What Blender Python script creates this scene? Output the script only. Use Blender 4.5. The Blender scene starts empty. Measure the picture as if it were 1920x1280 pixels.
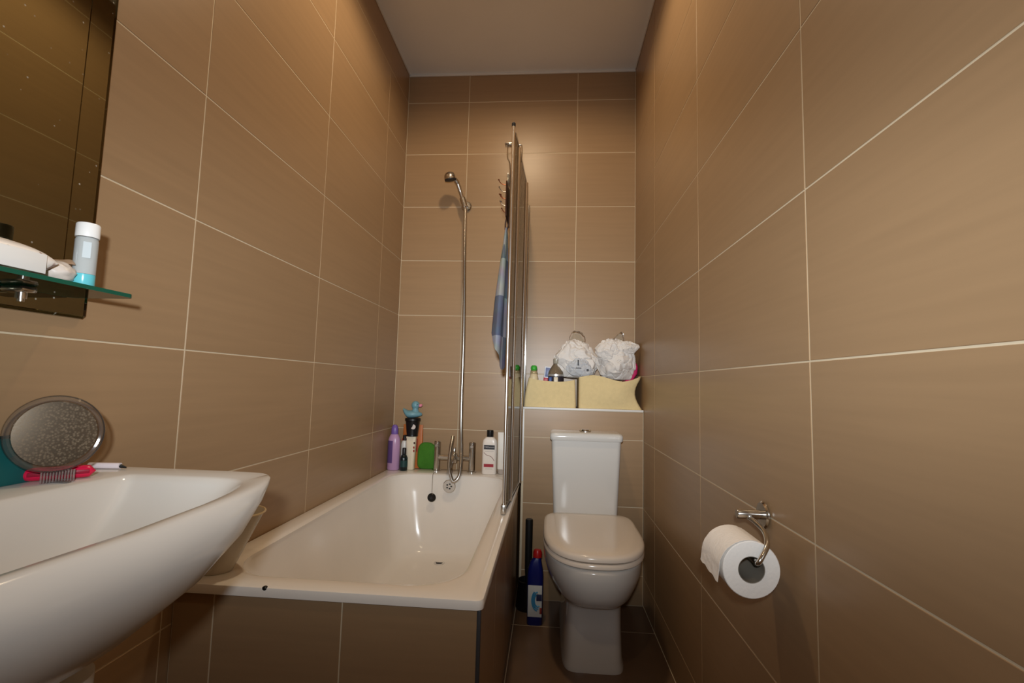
import bpy, bmesh, math, random
from mathutils import Vector, Matrix, noise
random.seed(7)
PI = math.pi
S = bpy.context.scene
COL = S.collection
K = 0.43                      # floor to first tile joint

# ------------------------------------------------------------------ camera, world, lights, exposure
CAM = Vector((0.81659, -2.51933, 0.54279 + K))
cam = bpy.data.cameras.new('camera')
cam.sensor_width = 36.0
cam.lens = 900.99 / 1920 * 36.0
cam.clip_start = 0.02
co = bpy.data.objects.new('camera', cam)
COL.objects.link(co)
R = ((0.99675774, 0.07621933, 0.02578032), (0.01888363, 0.08985916, -0.99577545), (-0.07821393, 0.99303371, 0.08812852))
M = Matrix.Identity(4)
for i in range(3):
    M[i][0] = R[0][i]; M[i][1] = -R[1][i]; M[i][2] = -R[2][i]; M[i][3] = CAM[i]
co.matrix_world = M
S.camera = co

W = bpy.data.worlds.new('world'); S.world = W; W.use_nodes = True
W.node_tree.nodes['Background'].inputs[0].default_value = (1.0, 0.82, 0.62, 1)
W.node_tree.nodes['Background'].inputs[1].default_value = 0.0

FLASH_AZ, FLASH_UP, FLASH_DOWN, LAMP_A, LAMP_B, LAMP_COL = 33.0, 18.0, 22.3, 30.0, 9.5, (1.0, 0.77, 0.50)

def light(name, kind, loc, target, energy, color, **kw):
    d = bpy.data.lights.new(name, kind); d.energy = energy; d.color = color
    for k, v in kw.items(): setattr(d, k, v)
    o = bpy.data.objects.new(name, d); COL.objects.link(o); o.location = loc
    o.rotation_euler = (Vector(target) - Vector(loc)).to_track_quat('-Z', 'Y').to_euler()
    return o
# camera flash just above and behind the lens: a beam that is strongest straight ahead
FL = Vector((0.80, -2.63, 1.085))
flash = light('camera_flash', 'SPOT', FL, FL + Vector((-0.0785, 0.993, 0.088)), 150, (0.915, 0.977, 1.02),
              spot_size=math.radians(176), spot_blend=0.2, shadow_soft_size=0.022)
flash.data.use_nodes = True
nt = flash.data.node_tree
em = nt.nodes['Emission']
tc = nt.nodes.new('ShaderNodeTexCoord'); sp = nt.nodes.new('ShaderNodeSeparateXYZ')
nt.links.new(tc.outputs['Normal'], sp.inputs[0])
def mth(op, a, b=None):
    n = nt.nodes.new('ShaderNodeMath'); n.operation = op
    for i, v in enumerate((a, b)):
        if v is None: continue
        if isinstance(v, (int, float)): n.inputs[i].default_value = v
        else: nt.links.new(v, n.inputs[i])
    return n.outputs[0]
az = mth('ARCTAN2', mth('ABSOLUTE', sp.outputs['X']), mth('ABSOLUTE', sp.outputs['Z']))
el = mth('ARCSINE', sp.outputs['Y'])
qa = mth('POWER', mth('DIVIDE', az, math.radians(FLASH_AZ)), 2.0)
de = mth('SUBTRACT', el, 0.0)
up = mth('POWER', mth('DIVIDE', mth('MAXIMUM', de, 0.0), math.radians(FLASH_UP)), 2.0)
dn = mth('POWER', mth('DIVIDE', mth('MAXIMUM', mth('MULTIPLY', de, -1.0), 0.0), math.radians(FLASH_DOWN)), 3.0)
beam = mth('EXPONENT', mth('MULTIPLY', mth('ADD', qa, mth('ADD', up, dn)), -1.0))
nt.links.new(mth('ADD', beam, 0.03), em.inputs['Strength'])
# warm recessed ceiling lamps, one over the bath end, one over the basin end (both above the frame)
for ly, le in ((-1.05, LAMP_A), (-2.45, LAMP_B)):
    light('ceiling_lamp', 'SPOT', (0.63, ly, 2.665), (0.63, ly, 0), le, LAMP_COL,
          spot_size=math.radians(172), spot_blend=0.35, shadow_soft_size=0.05)

S.view_settings.view_transform = 'Standard'
S.view_settings.look = 'None'
S.view_settings.gamma = 1.0
S.view_settings.use_curve_mapping = False
S.view_settings.exposure = 0.0
S.cycles.use_denoising = True
S.cycles.caustics_reflective = False
S.cycles.caustics_refractive = False
S.cycles.max_bounces = 10
S.cycles.transparent_max_bounces = 24
S.cycles.sample_clamp_indirect = 4.0

# ------------------------------------------------------------------ materials
def lin(c):
    return tuple((v / 255 / 12.92) if v / 255 <= 0.04045 else ((v / 255 + 0.055) / 1.055) ** 2.4 for v in c)

def mat(name, rgb, rough=0.5, metal=0.0, spec=0.5, coat=0.0, var=0.0, scale=(8, 8, 8), bump=0.0, bscale=60, trans=0.0, ior=1.45, rand=0.0, sss=0.0):
    m = bpy.data.materials.new(name); m.use_nodes = True
    nt = m.node_tree; b = nt.nodes['Principled BSDF']
    c = lin(rgb) + (1,)
    b.inputs['Base Color'].default_value = c
    b.inputs['Roughness'].default_value = rough
    b.inputs['Metallic'].default_value = metal
    b.inputs['Specular IOR Level'].default_value = spec
    b.inputs['Coat Weight'].default_value = coat
    b.inputs['Transmission Weight'].default_value = trans
    b.inputs['IOR'].default_value = ior
    if var or rand:
        tc = nt.nodes.new('ShaderNodeTexCoord'); mp = nt.nodes.new('ShaderNodeMapping')
        mp.inputs['Scale'].default_value = scale
        n = nt.nodes.new('ShaderNodeTexNoise'); n.inputs['Scale'].default_value = 1.0; n.inputs['Detail'].default_value = 5
        nt.links.new(tc.outputs['Object'], mp.inputs['Vector'])
        if rand:
            oi = nt.nodes.new('ShaderNodeObjectInfo'); mul = nt.nodes.new('ShaderNodeMath'); mul.operation = 'MULTIPLY'
            mul.inputs[1].default_value = 37.0
            nt.links.new(oi.outputs['Random'], mul.inputs[0]); nt.links.new(mul.outputs[0], mp.inputs['Location'])
        nt.links.new(mp.outputs[0], n.inputs['Vector'])
        hs = nt.nodes.new('ShaderNodeHueSaturation'); hs.inputs['Color'].default_value = c
        mr = nt.nodes.new('ShaderNodeMapRange'); mr.inputs['From Min'].default_value = 0.25; mr.inputs['From Max'].default_value = 0.75
        mr.inputs['To Min'].default_value = 1 - var; mr.inputs['To Max'].default_value = 1 + var
        nt.links.new(n.outputs['Fac'], mr.inputs['Value'])
        src = mr.outputs[0]
        if rand:
            r2 = nt.nodes.new('ShaderNodeMapRange'); r2.inputs['To Min'].default_value = 1 - rand; r2.inputs['To Max'].default_value = 1 + rand
            nt.links.new(oi.outputs['Random'], r2.inputs['Value'])
            mm = nt.nodes.new('ShaderNodeMath'); mm.operation = 'MULTIPLY'
            nt.links.new(mr.outputs[0], mm.inputs[0]); nt.links.new(r2.outputs[0], mm.inputs[1]); src = mm.outputs[0]
        nt.links.new(src, hs.inputs['Value']); nt.links.new(hs.outputs[0], b.inputs['Base Color'])
    if bump:
        tc = nt.nodes.new('ShaderNodeTexCoord'); n = nt.nodes.new('ShaderNodeTexNoise')
        n.inputs['Scale'].default_value = bscale; n.inputs['Detail'].default_value = 4
        bp = nt.nodes.new('ShaderNodeBump'); bp.inputs['Strength'].default_value = bump; bp.inputs['Distance'].default_value = 0.002
        nt.links.new(tc.outputs['Object'], n.inputs['Vector']); nt.links.new(n.outputs['Fac'], bp.inputs['Height'])
        nt.links.new(bp.outputs[0], b.inputs['Normal'])
    return m

def thin_glass(name, tint, rough=0.02, ior=1.45, body=None, amount=0.0):
    """clear sheet: lets light through tinted, mirrors at grazing angles; 'body' adds milky plastic"""
    m = bpy.data.materials.new(name); m.use_nodes = True
    nt = m.node_tree; nt.nodes.remove(nt.nodes['Principled BSDF']); out = nt.nodes['Material Output']
    t = nt.nodes.new('ShaderNodeBsdfTransparent'); t.inputs[0].default_value = tint + (1,)
    g = nt.nodes.new('ShaderNodeBsdfGlossy'); g.inputs['Roughness'].default_value = rough
    f = nt.nodes.new('ShaderNodeFresnel'); f.inputs['IOR'].default_value = ior
    mx = nt.nodes.new('ShaderNodeMixShader')
    src = t.outputs[0]
    if body:
        d = nt.nodes.new('ShaderNodeBsdfDiffuse'); d.inputs[0].default_value = lin(body) + (1,)
        tl = nt.nodes.new('ShaderNodeBsdfTranslucent'); tl.inputs[0].default_value = lin(body) + (1,)
        m1 = nt.nodes.new('ShaderNodeMixShader'); m1.inputs[0].default_value = 0.2
        nt.links.new(d.outputs[0], m1.inputs[1]); nt.links.new(tl.outputs[0], m1.inputs[2])
        m2 = nt.nodes.new('ShaderNodeMixShader'); m2.inputs[0].default_value = amount
        nt.links.new(t.outputs[0], m2.inputs[1]); nt.links.new(m1.outputs[0], m2.inputs[2]); src = m2.outputs[0]
    nt.links.new(f.outputs[0], mx.inputs[0]); nt.links.new(src, mx.inputs[1]); nt.links.new(g.outputs[0], mx.inputs[2])
    nt.links.new(mx.outputs[0], out.inputs['Surface'])
    return m

def mirror_mat(name, rgb, spots, sscale, rough=0.02, size=0.12, dirt_and_reflection=(200, 195, 180), base=0.0, cover=(0.46, 0.56)):
    m = bpy.data.materials.new(name); m.use_nodes = True
    nt = m.node_tree; b = nt.nodes['Principled BSDF']
    b.inputs['Metallic'].default_value = 1; b.inputs['Roughness'].default_value = rough
    b.inputs['Base Color'].default_value = lin(rgb) + (1,)
    out = nt.nodes['Material Output']
    d = nt.nodes.new('ShaderNodeBsdfDiffuse'); d.inputs[0].default_value = lin(dirt_and_reflection) + (1,)
    tc = nt.nodes.new('ShaderNodeTexCoord'); v = nt.nodes.new('ShaderNodeTexVoronoi'); v.inputs['Scale'].default_value = sscale
    n = nt.nodes.new('ShaderNodeTexNoise'); n.inputs['Scale'].default_value = sscale * 0.35
    nt.links.new(tc.outputs['Object'], v.inputs['Vector']); nt.links.new(tc.outputs['Object'], n.inputs['Vector'])
    mr = nt.nodes.new('ShaderNodeMapRange'); mr.inputs['From Min'].default_value = size; mr.inputs['From Max'].default_value = 0.0
    mr.inputs['To Max'].default_value = 1.0
    nt.links.new(v.outputs['Distance'], mr.inputs['Value'])
    m2 = nt.nodes.new('ShaderNodeMapRange'); m2.inputs['From Min'].default_value = cover[0]; m2.inputs['From Max'].default_value = cover[1]
    m2.inputs['To Max'].default_value = spots
    nt.links.new(n.outputs['Fac'], m2.inputs['Value'])
    mu = nt.nodes.new('ShaderNodeMath'); mu.operation = 'MULTIPLY'; mu.use_clamp = True
    nt.links.new(mr.outputs[0], mu.inputs[0]); nt.links.new(m2.outputs[0], mu.inputs[1])
    mx = nt.nodes.new('ShaderNodeMixShader')
    ma = nt.nodes.new('ShaderNodeMath'); ma.operation = 'ADD'; ma.inputs[1].default_value = base; ma.use_clamp = True; nt.links.new(mu.outputs[0], ma.inputs[0])
    nt.links.new(ma.outputs[0], mx.inputs[0]); nt.links.new(b.outputs[0], mx.inputs[1]); nt.links.new(d.outputs[0], mx.inputs[2])
    nt.links.new(mx.outputs[0], out.inputs['Surface'])
    return m

TILE = mat('wall_tile', (160, 131, 99), rough=0.34, spec=0.45, var=0.05, scale=(3, 3, 70), rand=0.025)
FTILE = mat('floor_tile', (112, 88, 68), rough=0.3, var=0.08, scale=(14, 14, 14), rand=0.03)
GROUT = mat('grout', (214, 198, 170), rough=0.8, var=0.05, scale=(20, 20, 20))
PAINT = mat('ceiling_paint', (238, 241, 242), rough=0.8, var=0.02, scale=(3, 3, 3))
TRIMW = mat('white_trim', (226, 224, 220), rough=0.4)
CERAM = mat('white_ceramic', (212, 209, 204), rough=0.12, spec=0.55, var=0.01, scale=(4, 4, 4))
ENAMEL = mat('bath_enamel', (242, 236, 228), rough=0.16, spec=0.5, var=0.025, scale=(5, 5, 5))
SEATM = mat('seat_plastic', (234, 222, 208), rough=0.17, spec=0.5)
CHROME = mat('chrome', (214, 212, 208), rough=0.17, metal=1.0)
CHROMEW = mat('worn_chrome', (200, 196, 190), rough=0.26, metal=1.0)
BLACK = mat('black_plastic', (18, 18, 19), rough=0.35)
DARKG = mat('dark_rubber', (38, 38, 40), rough=0.5)
GLASS = thin_glass('screen_glass', (0.93, 0.96, 0.93))
SHELFG = thin_glass('shelf_glass', (0.72, 0.84, 0.78))
EDGEG = mat('glass_edge', (22, 84, 66), rough=0.15, spec=0.6)
CLEARP = thin_glass('clear_acrylic', (0.80, 0.79, 0.77), rough=0.04, body=(190, 180, 172), amount=0.10)
MILKY = thin_glass('milky_plastic', (0.86, 0.82, 0.74), rough=0.2, body=(246, 236, 218), amount=0.75)
BOTTLEP = thin_glass('clear_bottle', (0.85, 0.88, 0.88), rough=0.1, body=(226, 232, 232), amount=0.72)
MIRROR = mirror_mat('mirror_silver', (160, 160, 138), 1.0, 60)
MIRROR2 = mirror_mat('speckled_mirror', (118, 106, 92), 0.6, 300, rough=0.14, size=0.6, dirt_and_reflection=(142, 126, 106), base=0.12, cover=(0.2, 0.5))  # dirt specks, plus an even diffuse veil painting the brownish room reflection

def plain(name, rgb, rough=0.4, **k): return mat(name, rgb, rough, **k)

# ------------------------------------------------------------------ geometry helpers
def finish(bm, angle=35):
    bmesh.ops.recalc_face_normals(bm, faces=bm.faces)
    for f in bm.faces: f.smooth = True
    a = math.radians(angle)
    for e in bm.edges:
        if len(e.link_faces) == 2:
            e.smooth = e.calc_face_angle(0) < a
    return bm

def obj(name, bm, m, parent=None, angle=35, loc=None, norecalc=False):
    me = bpy.data.meshes.new(name)
    if not norecalc: finish(bm, angle)
    bm.to_mesh(me); bm.free()
    if m: me.materials.append(m)
    o = bpy.data.objects.new(name, me); COL.objects.link(o)
    if parent: o.parent = parent
    if loc: o.location = loc
    return o

def tag(o, label=None, cat=None, group=None, kind=None):
    if label: o['label'] = label
    if cat: o['category'] = cat
    if group: o['group'] = group
    if kind: o['kind'] = kind
    return o

def thing(name, label, cat, loc=(0, 0, 0), rot=(0, 0, 0), group=None):
    o = bpy.data.objects.new(name, None); COL.objects.link(o)
    o.empty_display_size = 0.05
    o.location = loc; o.rotation_euler = rot
    return tag(o, label, cat, group)

def add_box(bm, x0, x1, y0, y1, z0, z1, bevel=0.0, seg=2):
    r = bmesh.ops.create_cube(bm, size=1.0)
    for v in r['verts']:
        v.co = Vector(((x0 + x1) / 2 + v.co.x * (x1 - x0), (y0 + y1) / 2 + v.co.y * (y1 - y0), (z0 + z1) / 2 + v.co.z * (z1 - z0)))
    if bevel:
        es = {e for v in r['verts'] for e in v.link_edges}
        bmesh.ops.bevel(bm, geom=list(es), offset=bevel, segments=seg, profile=0.5, affect='EDGES')
    return bm

def box(x0, x1, y0, y1, z0, z1, bevel=0.0, seg=2):
    return add_box(bmesh.new(), x0, x1, y0, y1, z0, z1, bevel, seg)

def loft(bm, rings, cap0=True, cap1=True, closed=True):
    vs = [[bm.verts.new(p) for p in r] for r in rings]
    n = len(rings[0])
    for a, b in zip(vs, vs[1:]):
        for i in range(n if closed else n - 1):
            j = (i + 1) % n
            bm.faces.new((a[i], a[j], b[j], b[i]))
    if cap0: bm.faces.new(vs[0][::-1])
    if cap1: bm.faces.new(vs[-1])
    return vs

def lathe(bm, prof, seg=24, sx=1.0, sy=1.0, c=(0, 0, 0), cap0=True, cap1=True):
    rings = []
    for r, z in prof:
        r = max(r, 1e-4)
        rings.append([Vector((c[0] + r * sx * math.cos(2 * PI * i / seg), c[1] + r * sy * math.sin(2 * PI * i / seg), c[2] + z)) for i in range(seg)])
    loft(bm, rings, cap0, cap1)
    return bm

def lathed(prof, seg=24, sx=1.0, sy=1.0, c=(0, 0, 0)): return lathe(bmesh.new(), prof, seg, sx, sy, c)

def catmull(pts, n=8):
    P = [Vector(p) for p in pts]; out = []
    for i in range(len(P) - 1):
        p0 = P[max(i - 1, 0)]; p1 = P[i]; p2 = P[i + 1]; p3 = P[min(i + 2, len(P) - 1)]
        for k in range(n):
            t = k / n
            out.append(0.5 * ((2 * p1) + (-p0 + p2) * t + (2 * p0 - 5 * p1 + 4 * p2 - p3) * t * t + (-p0 + 3 * p1 - 3 * p2 + p3) * t ** 3))
    out.append(P[-1]); return out

def tube(bm, pts, r, seg=10, smooth=0, closed=False):
    P = catmull(pts, smooth) if smooth else [Vector(p) for p in pts]
    rs = r if isinstance(r, list) else [r] * len(P)
    rings = []; prev = None
    n = len(P)
    for i, p in enumerate(P):
        if closed: t = (P[(i + 1) % n] - P[i - 1]).normalized()
        else: t = (P[min(i + 1, n - 1)] - P[max(i - 1, 0)]).normalized()
        if prev is None:
            a = Vector((0, 0, 1)) if abs(t.z) < 0.9 else Vector((1, 0, 0))
            u = t.cross(a).normalized()
        else:
            u = (prev - t * prev.dot(t)).normalized()
        prev = u; v = t.cross(u)
        rings.append([p + (u * math.cos(2 * PI * k / seg) + v * math.sin(2 * PI * k / seg)) * rs[i] for k in range(seg)])
    if closed: rings.append(rings[0]); loft(bm, rings, False, False); bmesh.ops.remove_doubles(bm, verts=bm.verts, dist=1e-6)
    else: loft(bm, rings)
    return bm

def tubed(pts, r, seg=10, smooth=0): return tube(bmesh.new(), pts, r, seg, smooth)

def disc_y(bm, c, r, depth, seg=32, bev=0.002, axis='y'):
    """short round plate with its axis along y (or x)"""
    b2 = lathed([(r - bev, 0), (r, bev), (r, depth - bev), (r - bev, depth)], seg)
    for v in b2.verts:
        x, y, z = v.co
        v.co = Vector((c[0] + x, c[1] - z, c[2] + y)) if axis == 'y' else Vector((c[0] - z, c[1] + x, c[2] + y))
    me = bpy.data.meshes.new('tmp'); b2.to_mesh(me); b2.free(); bm.from_mesh(me); bpy.data.meshes.remove(me)
    return bm

def rrect(x0, x1, y0, y1, r, z, per=6, side=5):
    pts = []
    cs = [(x1 - r, y1 - r, 0), (x0 + r, y1 - r, PI / 2), (x0 + r, y0 + r, PI), (x1 - r, y0 + r, 1.5 * PI)]
    for k, (cx, cy, a) in enumerate(cs):
        for i in range(per + 1):
            t = a + PI / 2 * i / per
            pts.append(Vector((cx + r * math.cos(t), cy + r * math.sin(t), z)))
        nx, ny, na = cs[(k + 1) % 4]
        q = Vector((nx + r * math.cos(na), ny + r * math.sin(na), z)); p = pts[-1]
        for i in range(1, side): pts.append(p.lerp(q, i / side))
    return pts

def lerp_ring(a, b, t): return [p.lerp(q, t) for p, q in zip(a, b)]

def text_mesh(s, size, depth=0.0003):
    c = bpy.data.curves.new('t', 'FONT'); c.body = s; c.size = size; c.extrude = depth; c.align_x = 'CENTER'; c.align_y = 'CENTER'
    c.resolution_u = 2
    o = bpy.data.objects.new('t', c); me = o.to_mesh().copy()
    bm = bmesh.new(); bm.from_mesh(me)
    o.to_mesh_clear(); bpy.data.objects.remove(o); bpy.data.curves.remove(c); bpy.data.meshes.remove(me)
    return bm

# ------------------------------------------------------------------ room shell
RW = 1.2556; YF = -3.35; ZC = 2.694
TW, TH, G = 0.6, 0.3, 0.003

def shell(name, x0, x1, y0, y1, z0, z1, m):
    o = obj(name, box(x0, x1, y0, y1, z0, z1), m); return tag(o, kind='structure')

_tiles = {}
def tile_mesh(w, h, m):
    key = (round(w, 4), round(h, 4), m.name)
    if key not in _tiles:
        bm = bmesh.new(); d, b = 0.0011, 0.0007
        # local: x along, z up, face towards -y
        loft(bm, [[Vector((sx * (w / 2 - e), y, sz * (h / 2 - e))) for sx, sz in ((-1, -1), (1, -1), (1, 1), (-1, 1))] for e, y in ((0, d), (0, b), (b, 0))], False, True)
        for f in bm.faces: f.normal_update()
        bmesh.ops.recalc_face_normals(bm, faces=bm.faces)
        top = max(bm.faces, key=lambda f: f.calc_area())
        if top.normal.y > 0: bmesh.ops.reverse_faces(bm, faces=bm.faces)
        me = bpy.data.meshes.new('tile'); bm.to_mesh(me); bm.free(); me.materials.append(m)
        _tiles[key] = me
    return _tiles[key]

def tile_grid(parent, origin, rotz, us, vs, m=TILE, flat=False):
    """us, vs: joint positions along the surface; origin + local x/z; face on local -y"""
    rot = Matrix.Rotation(rotz, 4, 'Z')
    for a, b in zip(us, us[1:]):
        for c, d in zip(vs, vs[1:]):
            o = bpy.data.objects.new('tile', tile_mesh(b - a - G, d - c - G, m)); COL.objects.link(o)
            o.parent = parent
            if flat:
                o.matrix_local = Matrix.Translation(Vector(origin) + Vector(((a + b) / 2, (c + d) / 2, 0))) @ Matrix.Rotation(-PI / 2, 4, 'X')
            else:
                o.matrix_local = Matrix.Translation(Vector(origin) + rot @ Vector(((a + b) / 2, 0, (c + d) / 2))) @ rot

def joints(lo, hi, ref, step):
    k0 = math.ceil((lo - ref) / step + 1e-6); out = [lo]
    while ref + k0 * step < hi - 1e-6: out.append(ref + k0 * step); k0 += 1
    return out + [hi]

gd = 0.0009
wl = shell('wall_left', -0.12, -gd, YF, 0.12, -0.1, ZC + 0.1, GROUT)
wr = shell('wall_right', RW + gd, RW + 0.12, YF, 0.12, -0.1, ZC + 0.1, GROUT)
wb = shell('wall_back', -gd, RW + gd, gd, 0.12, -0.1, ZC + 0.1, GROUT)
wf = shell('wall_front', -0.12, RW + 0.12, YF - 0.12, YF, -0.1, ZC + 0.1, plain('front_paint', (170, 150, 126), 0.7, var=0.02))
fl = shell('floor', -gd, RW + gd, YF, gd, -0.12, -gd, GROUT)
ce = shell('ceiling', -gd, RW + gd, YF, gd, ZC, ZC + 0.1, PAINT)
# left wall: face +x => local -y -> +x : rotate +90deg (local x -> +y)
tile_grid(wl, (0, 0, 0), PI / 2, joints(YF, 0, -0.302, TW), joints(0, ZC, K, TH))
# right wall: face -x => local x -> -y
tile_grid(wr, (RW, 0, 0), -PI / 2, [-v for v in joints(YF, 0, -0.471, TW)][::-1], joints(0, ZC, K - 0.006, TH))
tile_grid(wb, (0, 0, 0), 0, joints(0, RW, 0.345, TW), joints(0, ZC, K - 0.002, TH))
tile_grid(fl, (0, 0, 0), 0, joints(0, RW, 0.69, 0.6), joints(YF, 0, -0.476, 0.6), m=FTILE, flat=True)
# thin filler line where ceiling meets tiles
tag(obj('trim_1', box(0.0, RW, -0.009, 0, ZC - 0.012, ZC, 0.002), TRIMW), kind='structure')
tag(obj('trim_2', box(0.0, 0.006, YF, -0.009, ZC - 0.007, ZC, 0.002), TRIMW), kind='structure')
tag(obj('trim_3', box(RW - 0.006, RW, YF, -0.009, ZC - 0.007, ZC, 0.002), TRIMW), kind='structure')

# boxed-in ledge behind the toilet
LY, LX, LZ = -0.24, 0.697, 0.437 + K
lb = tag(obj('wall_ledge', box(LX, RW - 0.0012, LY + gd, -0.0015, 0.0, LZ - 0.008), GROUT), kind='structure')
tile_grid(lb, (0, LY, 0), 0, [LX + 0.008, RW - 0.002], [0.0, 0.13, K - 0.002, K + 0.298, LZ - 0.009])
tag(obj('tile', box(LX + 0.004, RW - 0.002, LY + 0.004, -0.002, LZ - 0.0078, LZ - 0.001, 0.001), TILE, lb))
tag(obj('trim_4', box(LX, RW - 0.001, LY - 0.003, LY + 0.012, LZ - 0.009, LZ + 0.001, 0.002), TRIMW), kind='structure')
tag(obj('trim_5', box(LX - 0.004, LX + 0.008, LY - 0.003, LY + 0.012, 0.526, LZ - 0.0095, 0.002), TRIMW), kind='structure')

# ------------------------------------------------------------------ bath
BZ = 0.525; BX = 0.69; BY = -1.487
bath = thing('bathtub', 'white enamelled bathtub with brown tiled sides in the left corner', 'bathtub', (0, 0, 0))
bm = bmesh.new()
op = rrect(0.068, 0.624, -1.420, -0.150, 0.125, BZ, 8, 8)
def shifted(r, dz, grow=0.0):
    c = Vector((0.328, -0.785, 0)); out = []
    for p in r:
        d = Vector((p.x - c.x, p.y - c.y, 0))
        n = Vector((math.copysign(grow, d.x) if abs(d.x) > 0.2 else grow * d.x / 0.2, math.copysign(grow, d.y) if abs(d.y) > 0.55 else grow * d.y / 0.55, 0))
        out.append(p + n + Vector((0, 0, dz)))
    return out
def outer(i, z): return rrect(0.001 + i, BX - i, BY + i, -0.001 - i, 0.016, z, 8, 8)
bot = rrect(0.150, 0.535, -1.13, -0.235, 0.13, 0.165, 8, 8)
rings = [outer(0.006, BZ - 0.024), outer(0.001, BZ - 0.022), outer(0, BZ - 0.010), outer(0.002, BZ - 0.003), outer(0.008, BZ),
         shifted(op, 0, 0.018), shifted(op, -0.0015, 0.010), shifted(op, -0.006, 0.002), shifted(op, -0.02, -0.006)]
top = shifted(op, -0.02, -0.006)
for t, hz in ((0.12, 0.2), (0.28, 0.45), (0.45, 0.68), (0.62, 0.84), (0.8, 0.95), (1.0, 1.0)):
    r = lerp_ring(top, bot, t)
    z0 = top[0].z; z1 = bot[0].z
    rings.append([Vector((p.x, p.y, z0 + (z1 - z0) * hz)) for p in r])
cx, cy = 0.335, -0.6
for s, dz in ((0.8, -0.004), (0.5, -0.008), (0.2, -0.01)):
    rings.append([Vector((cx + (p.x - cx) * s, cy + (p.y - cy) * s, 0.165 + dz)) for p in bot])
loft(bm, rings, False, True)
obj('tub', bm, ENAMEL, bath, 40)
# waste, overflow, chipped edge
wst = obj('waste', lathed([(0.026, 0), (0.026, 0.003), (0.020, 0.004), (0.017, 0.001)], 24, c=(0.338, -0.30, 0.1585)), CHROME, bath)
obj('waste_hole', lathed([(0.016, 0), (0.016, 0.0022)], 20, c=(0.338, -0.30, 0.1595)), DARKG, wst)
ovy = -0.176; ovz = 0.475
ov = obj('overflow', disc_y(bmesh.new(), (0.347, ovy, ovz), 0.031, 0.008, 28, 0.003), mat('satin_chrome', (222, 220, 216), rough=0.4, metal=1.0), bath)
bm = bmesh.new()
for k in range(5):
    a = k * 2 * PI / 5
    add_box(bm, 0.347 + 0.011 * math.cos(a) - 0.004, 0.347 + 0.011 * math.cos(a) + 0.004, ovy - 0.0095, ovy - 0.0078, ovz + 0.011 * math.sin(a) - 0.003, ovz + 0.011 * math.sin(a) + 0.003)
obj('overflow_slot', bm, DARKG, ov)
bm = bmesh.new()
bmesh.ops.create_icosphere(bm, subdivisions=2, radius=0.006)
for v in bm.verts: v.co = Vector((0.215 + v.co.x * (1 + 0.4 * noise.noise(v.co * 300)), BY + 0.004 + v.co.y * 0.9, BZ - 0.004 + v.co.z * 0.9))
tag(obj('chip', bm, BLACK, bath), 'black chip in the enamel on the front rim')
# plug hanging on its chain
plug = thing('bath_plug', 'black rubber bath plug hanging on a thin chain inside the tub', 'plug', (0.265, -0.186, 0.42))
bm = bmesh.new(); disc_y(bm, (0, 0.004, 0), 0.0205, 0.012, 28, 0.004); obj('stopper', bm, BLACK, plug)
bm = bmesh.new(); disc_y(bm, (0, -0.0075, 0), 0.007, 0.004, 16, 0.001); obj('boss', bm, DARKG, plug)
bm = bmesh.new()
tube(bm, [(0, 0, 0.018), (-0.004, 0.02, 0.085), (-0.006, 0.040, 0.107), (-0.006, 0.085, 0.108)], 0.0012, 6, 8)
obj('chain', bm, CHROMEW, plug)

# tiled bath panels
PX, PY = 0.683, -1.474
bm = box(0.0015, PX - gd, PY + gd, PY + 0.02, 0.0, BZ - 0.0245); add_box(bm, PX - 0.02, PX - gd, PY + 0.02, -0.0015, 0.0, BZ - 0.0245)
pn = tag(obj('panel', bm, GROUT, bath), 'brown tiled side of the bathtub')
tile_grid(pn, (0, PY, 0), 0, [0.001, 0.095, 0.384, PX - 0.006], [0.0, BZ - 0.026])
tile_grid(pn, (PX, 0, 0), PI / 2, [PY + 0.006, -1.17, -0.87, -0.57, -0.27, -0.002], [0.0, BZ - 0.026])
obj('corner_trim', box(PX - 0.008, PX + 0.001, PY - 0.001, PY + 0.008, 0.0, BZ - 0.026, 0.003), plain('grey_corner', (62, 62, 66), 0.4), pn)

# ------------------------------------------------------------------ bath mixer tap and shower
YM = -0.062
mix = thing('bath_mixer_tap', 'chrome bath shower mixer with two pillars on the far rim', 'tap', (0.345, YM, BZ))
for sx in (-0.09, 0.09):
    p = obj('pillar', lathed([(0.024, 0), (0.024, 0.004), (0.0165, 0.006), (0.0165, 0.146), (0.014, 0.149)], 24, c=(sx, 0, 0)), CHROME, mix)
    bm = bmesh.new(); disc_y(bm, (sx, -0.012, 0.128), 0.0095, 0.010, 20, 0.002); obj('tap_button', bm, CHROMEW, p)
bm = bmesh.new(); tube(bm, [(-0.09, 0, 0.068), (0.09, 0, 0.068)], 0.0138, 18); obj('crossbar', bm, CHROME, mix)
bm = bmesh.new(); lathe(bm, [(0.016, 0.045), (0.018, 0.055), (0.018, 0.085), (0.012, 0.095), (0.009, 0.097), (0.009, 0.118), (0.007, 0.121)], 20, c=(0, -0.012, 0)); obj('diverter', bm, CHROME, mix)
bm = bmesh.new(); tube(bm, [(-0.002, -0.012, 0.075), (-0.003, -0.045, 0.070), (-0.004, -0.075, 0.050), (-0.004, -0.085, 0.030)], [0.012] * 9 + [0.0125] * 9 + [0.011] * 7, 16, 8); obj('spout', bm, CHROME, mix)
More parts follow.
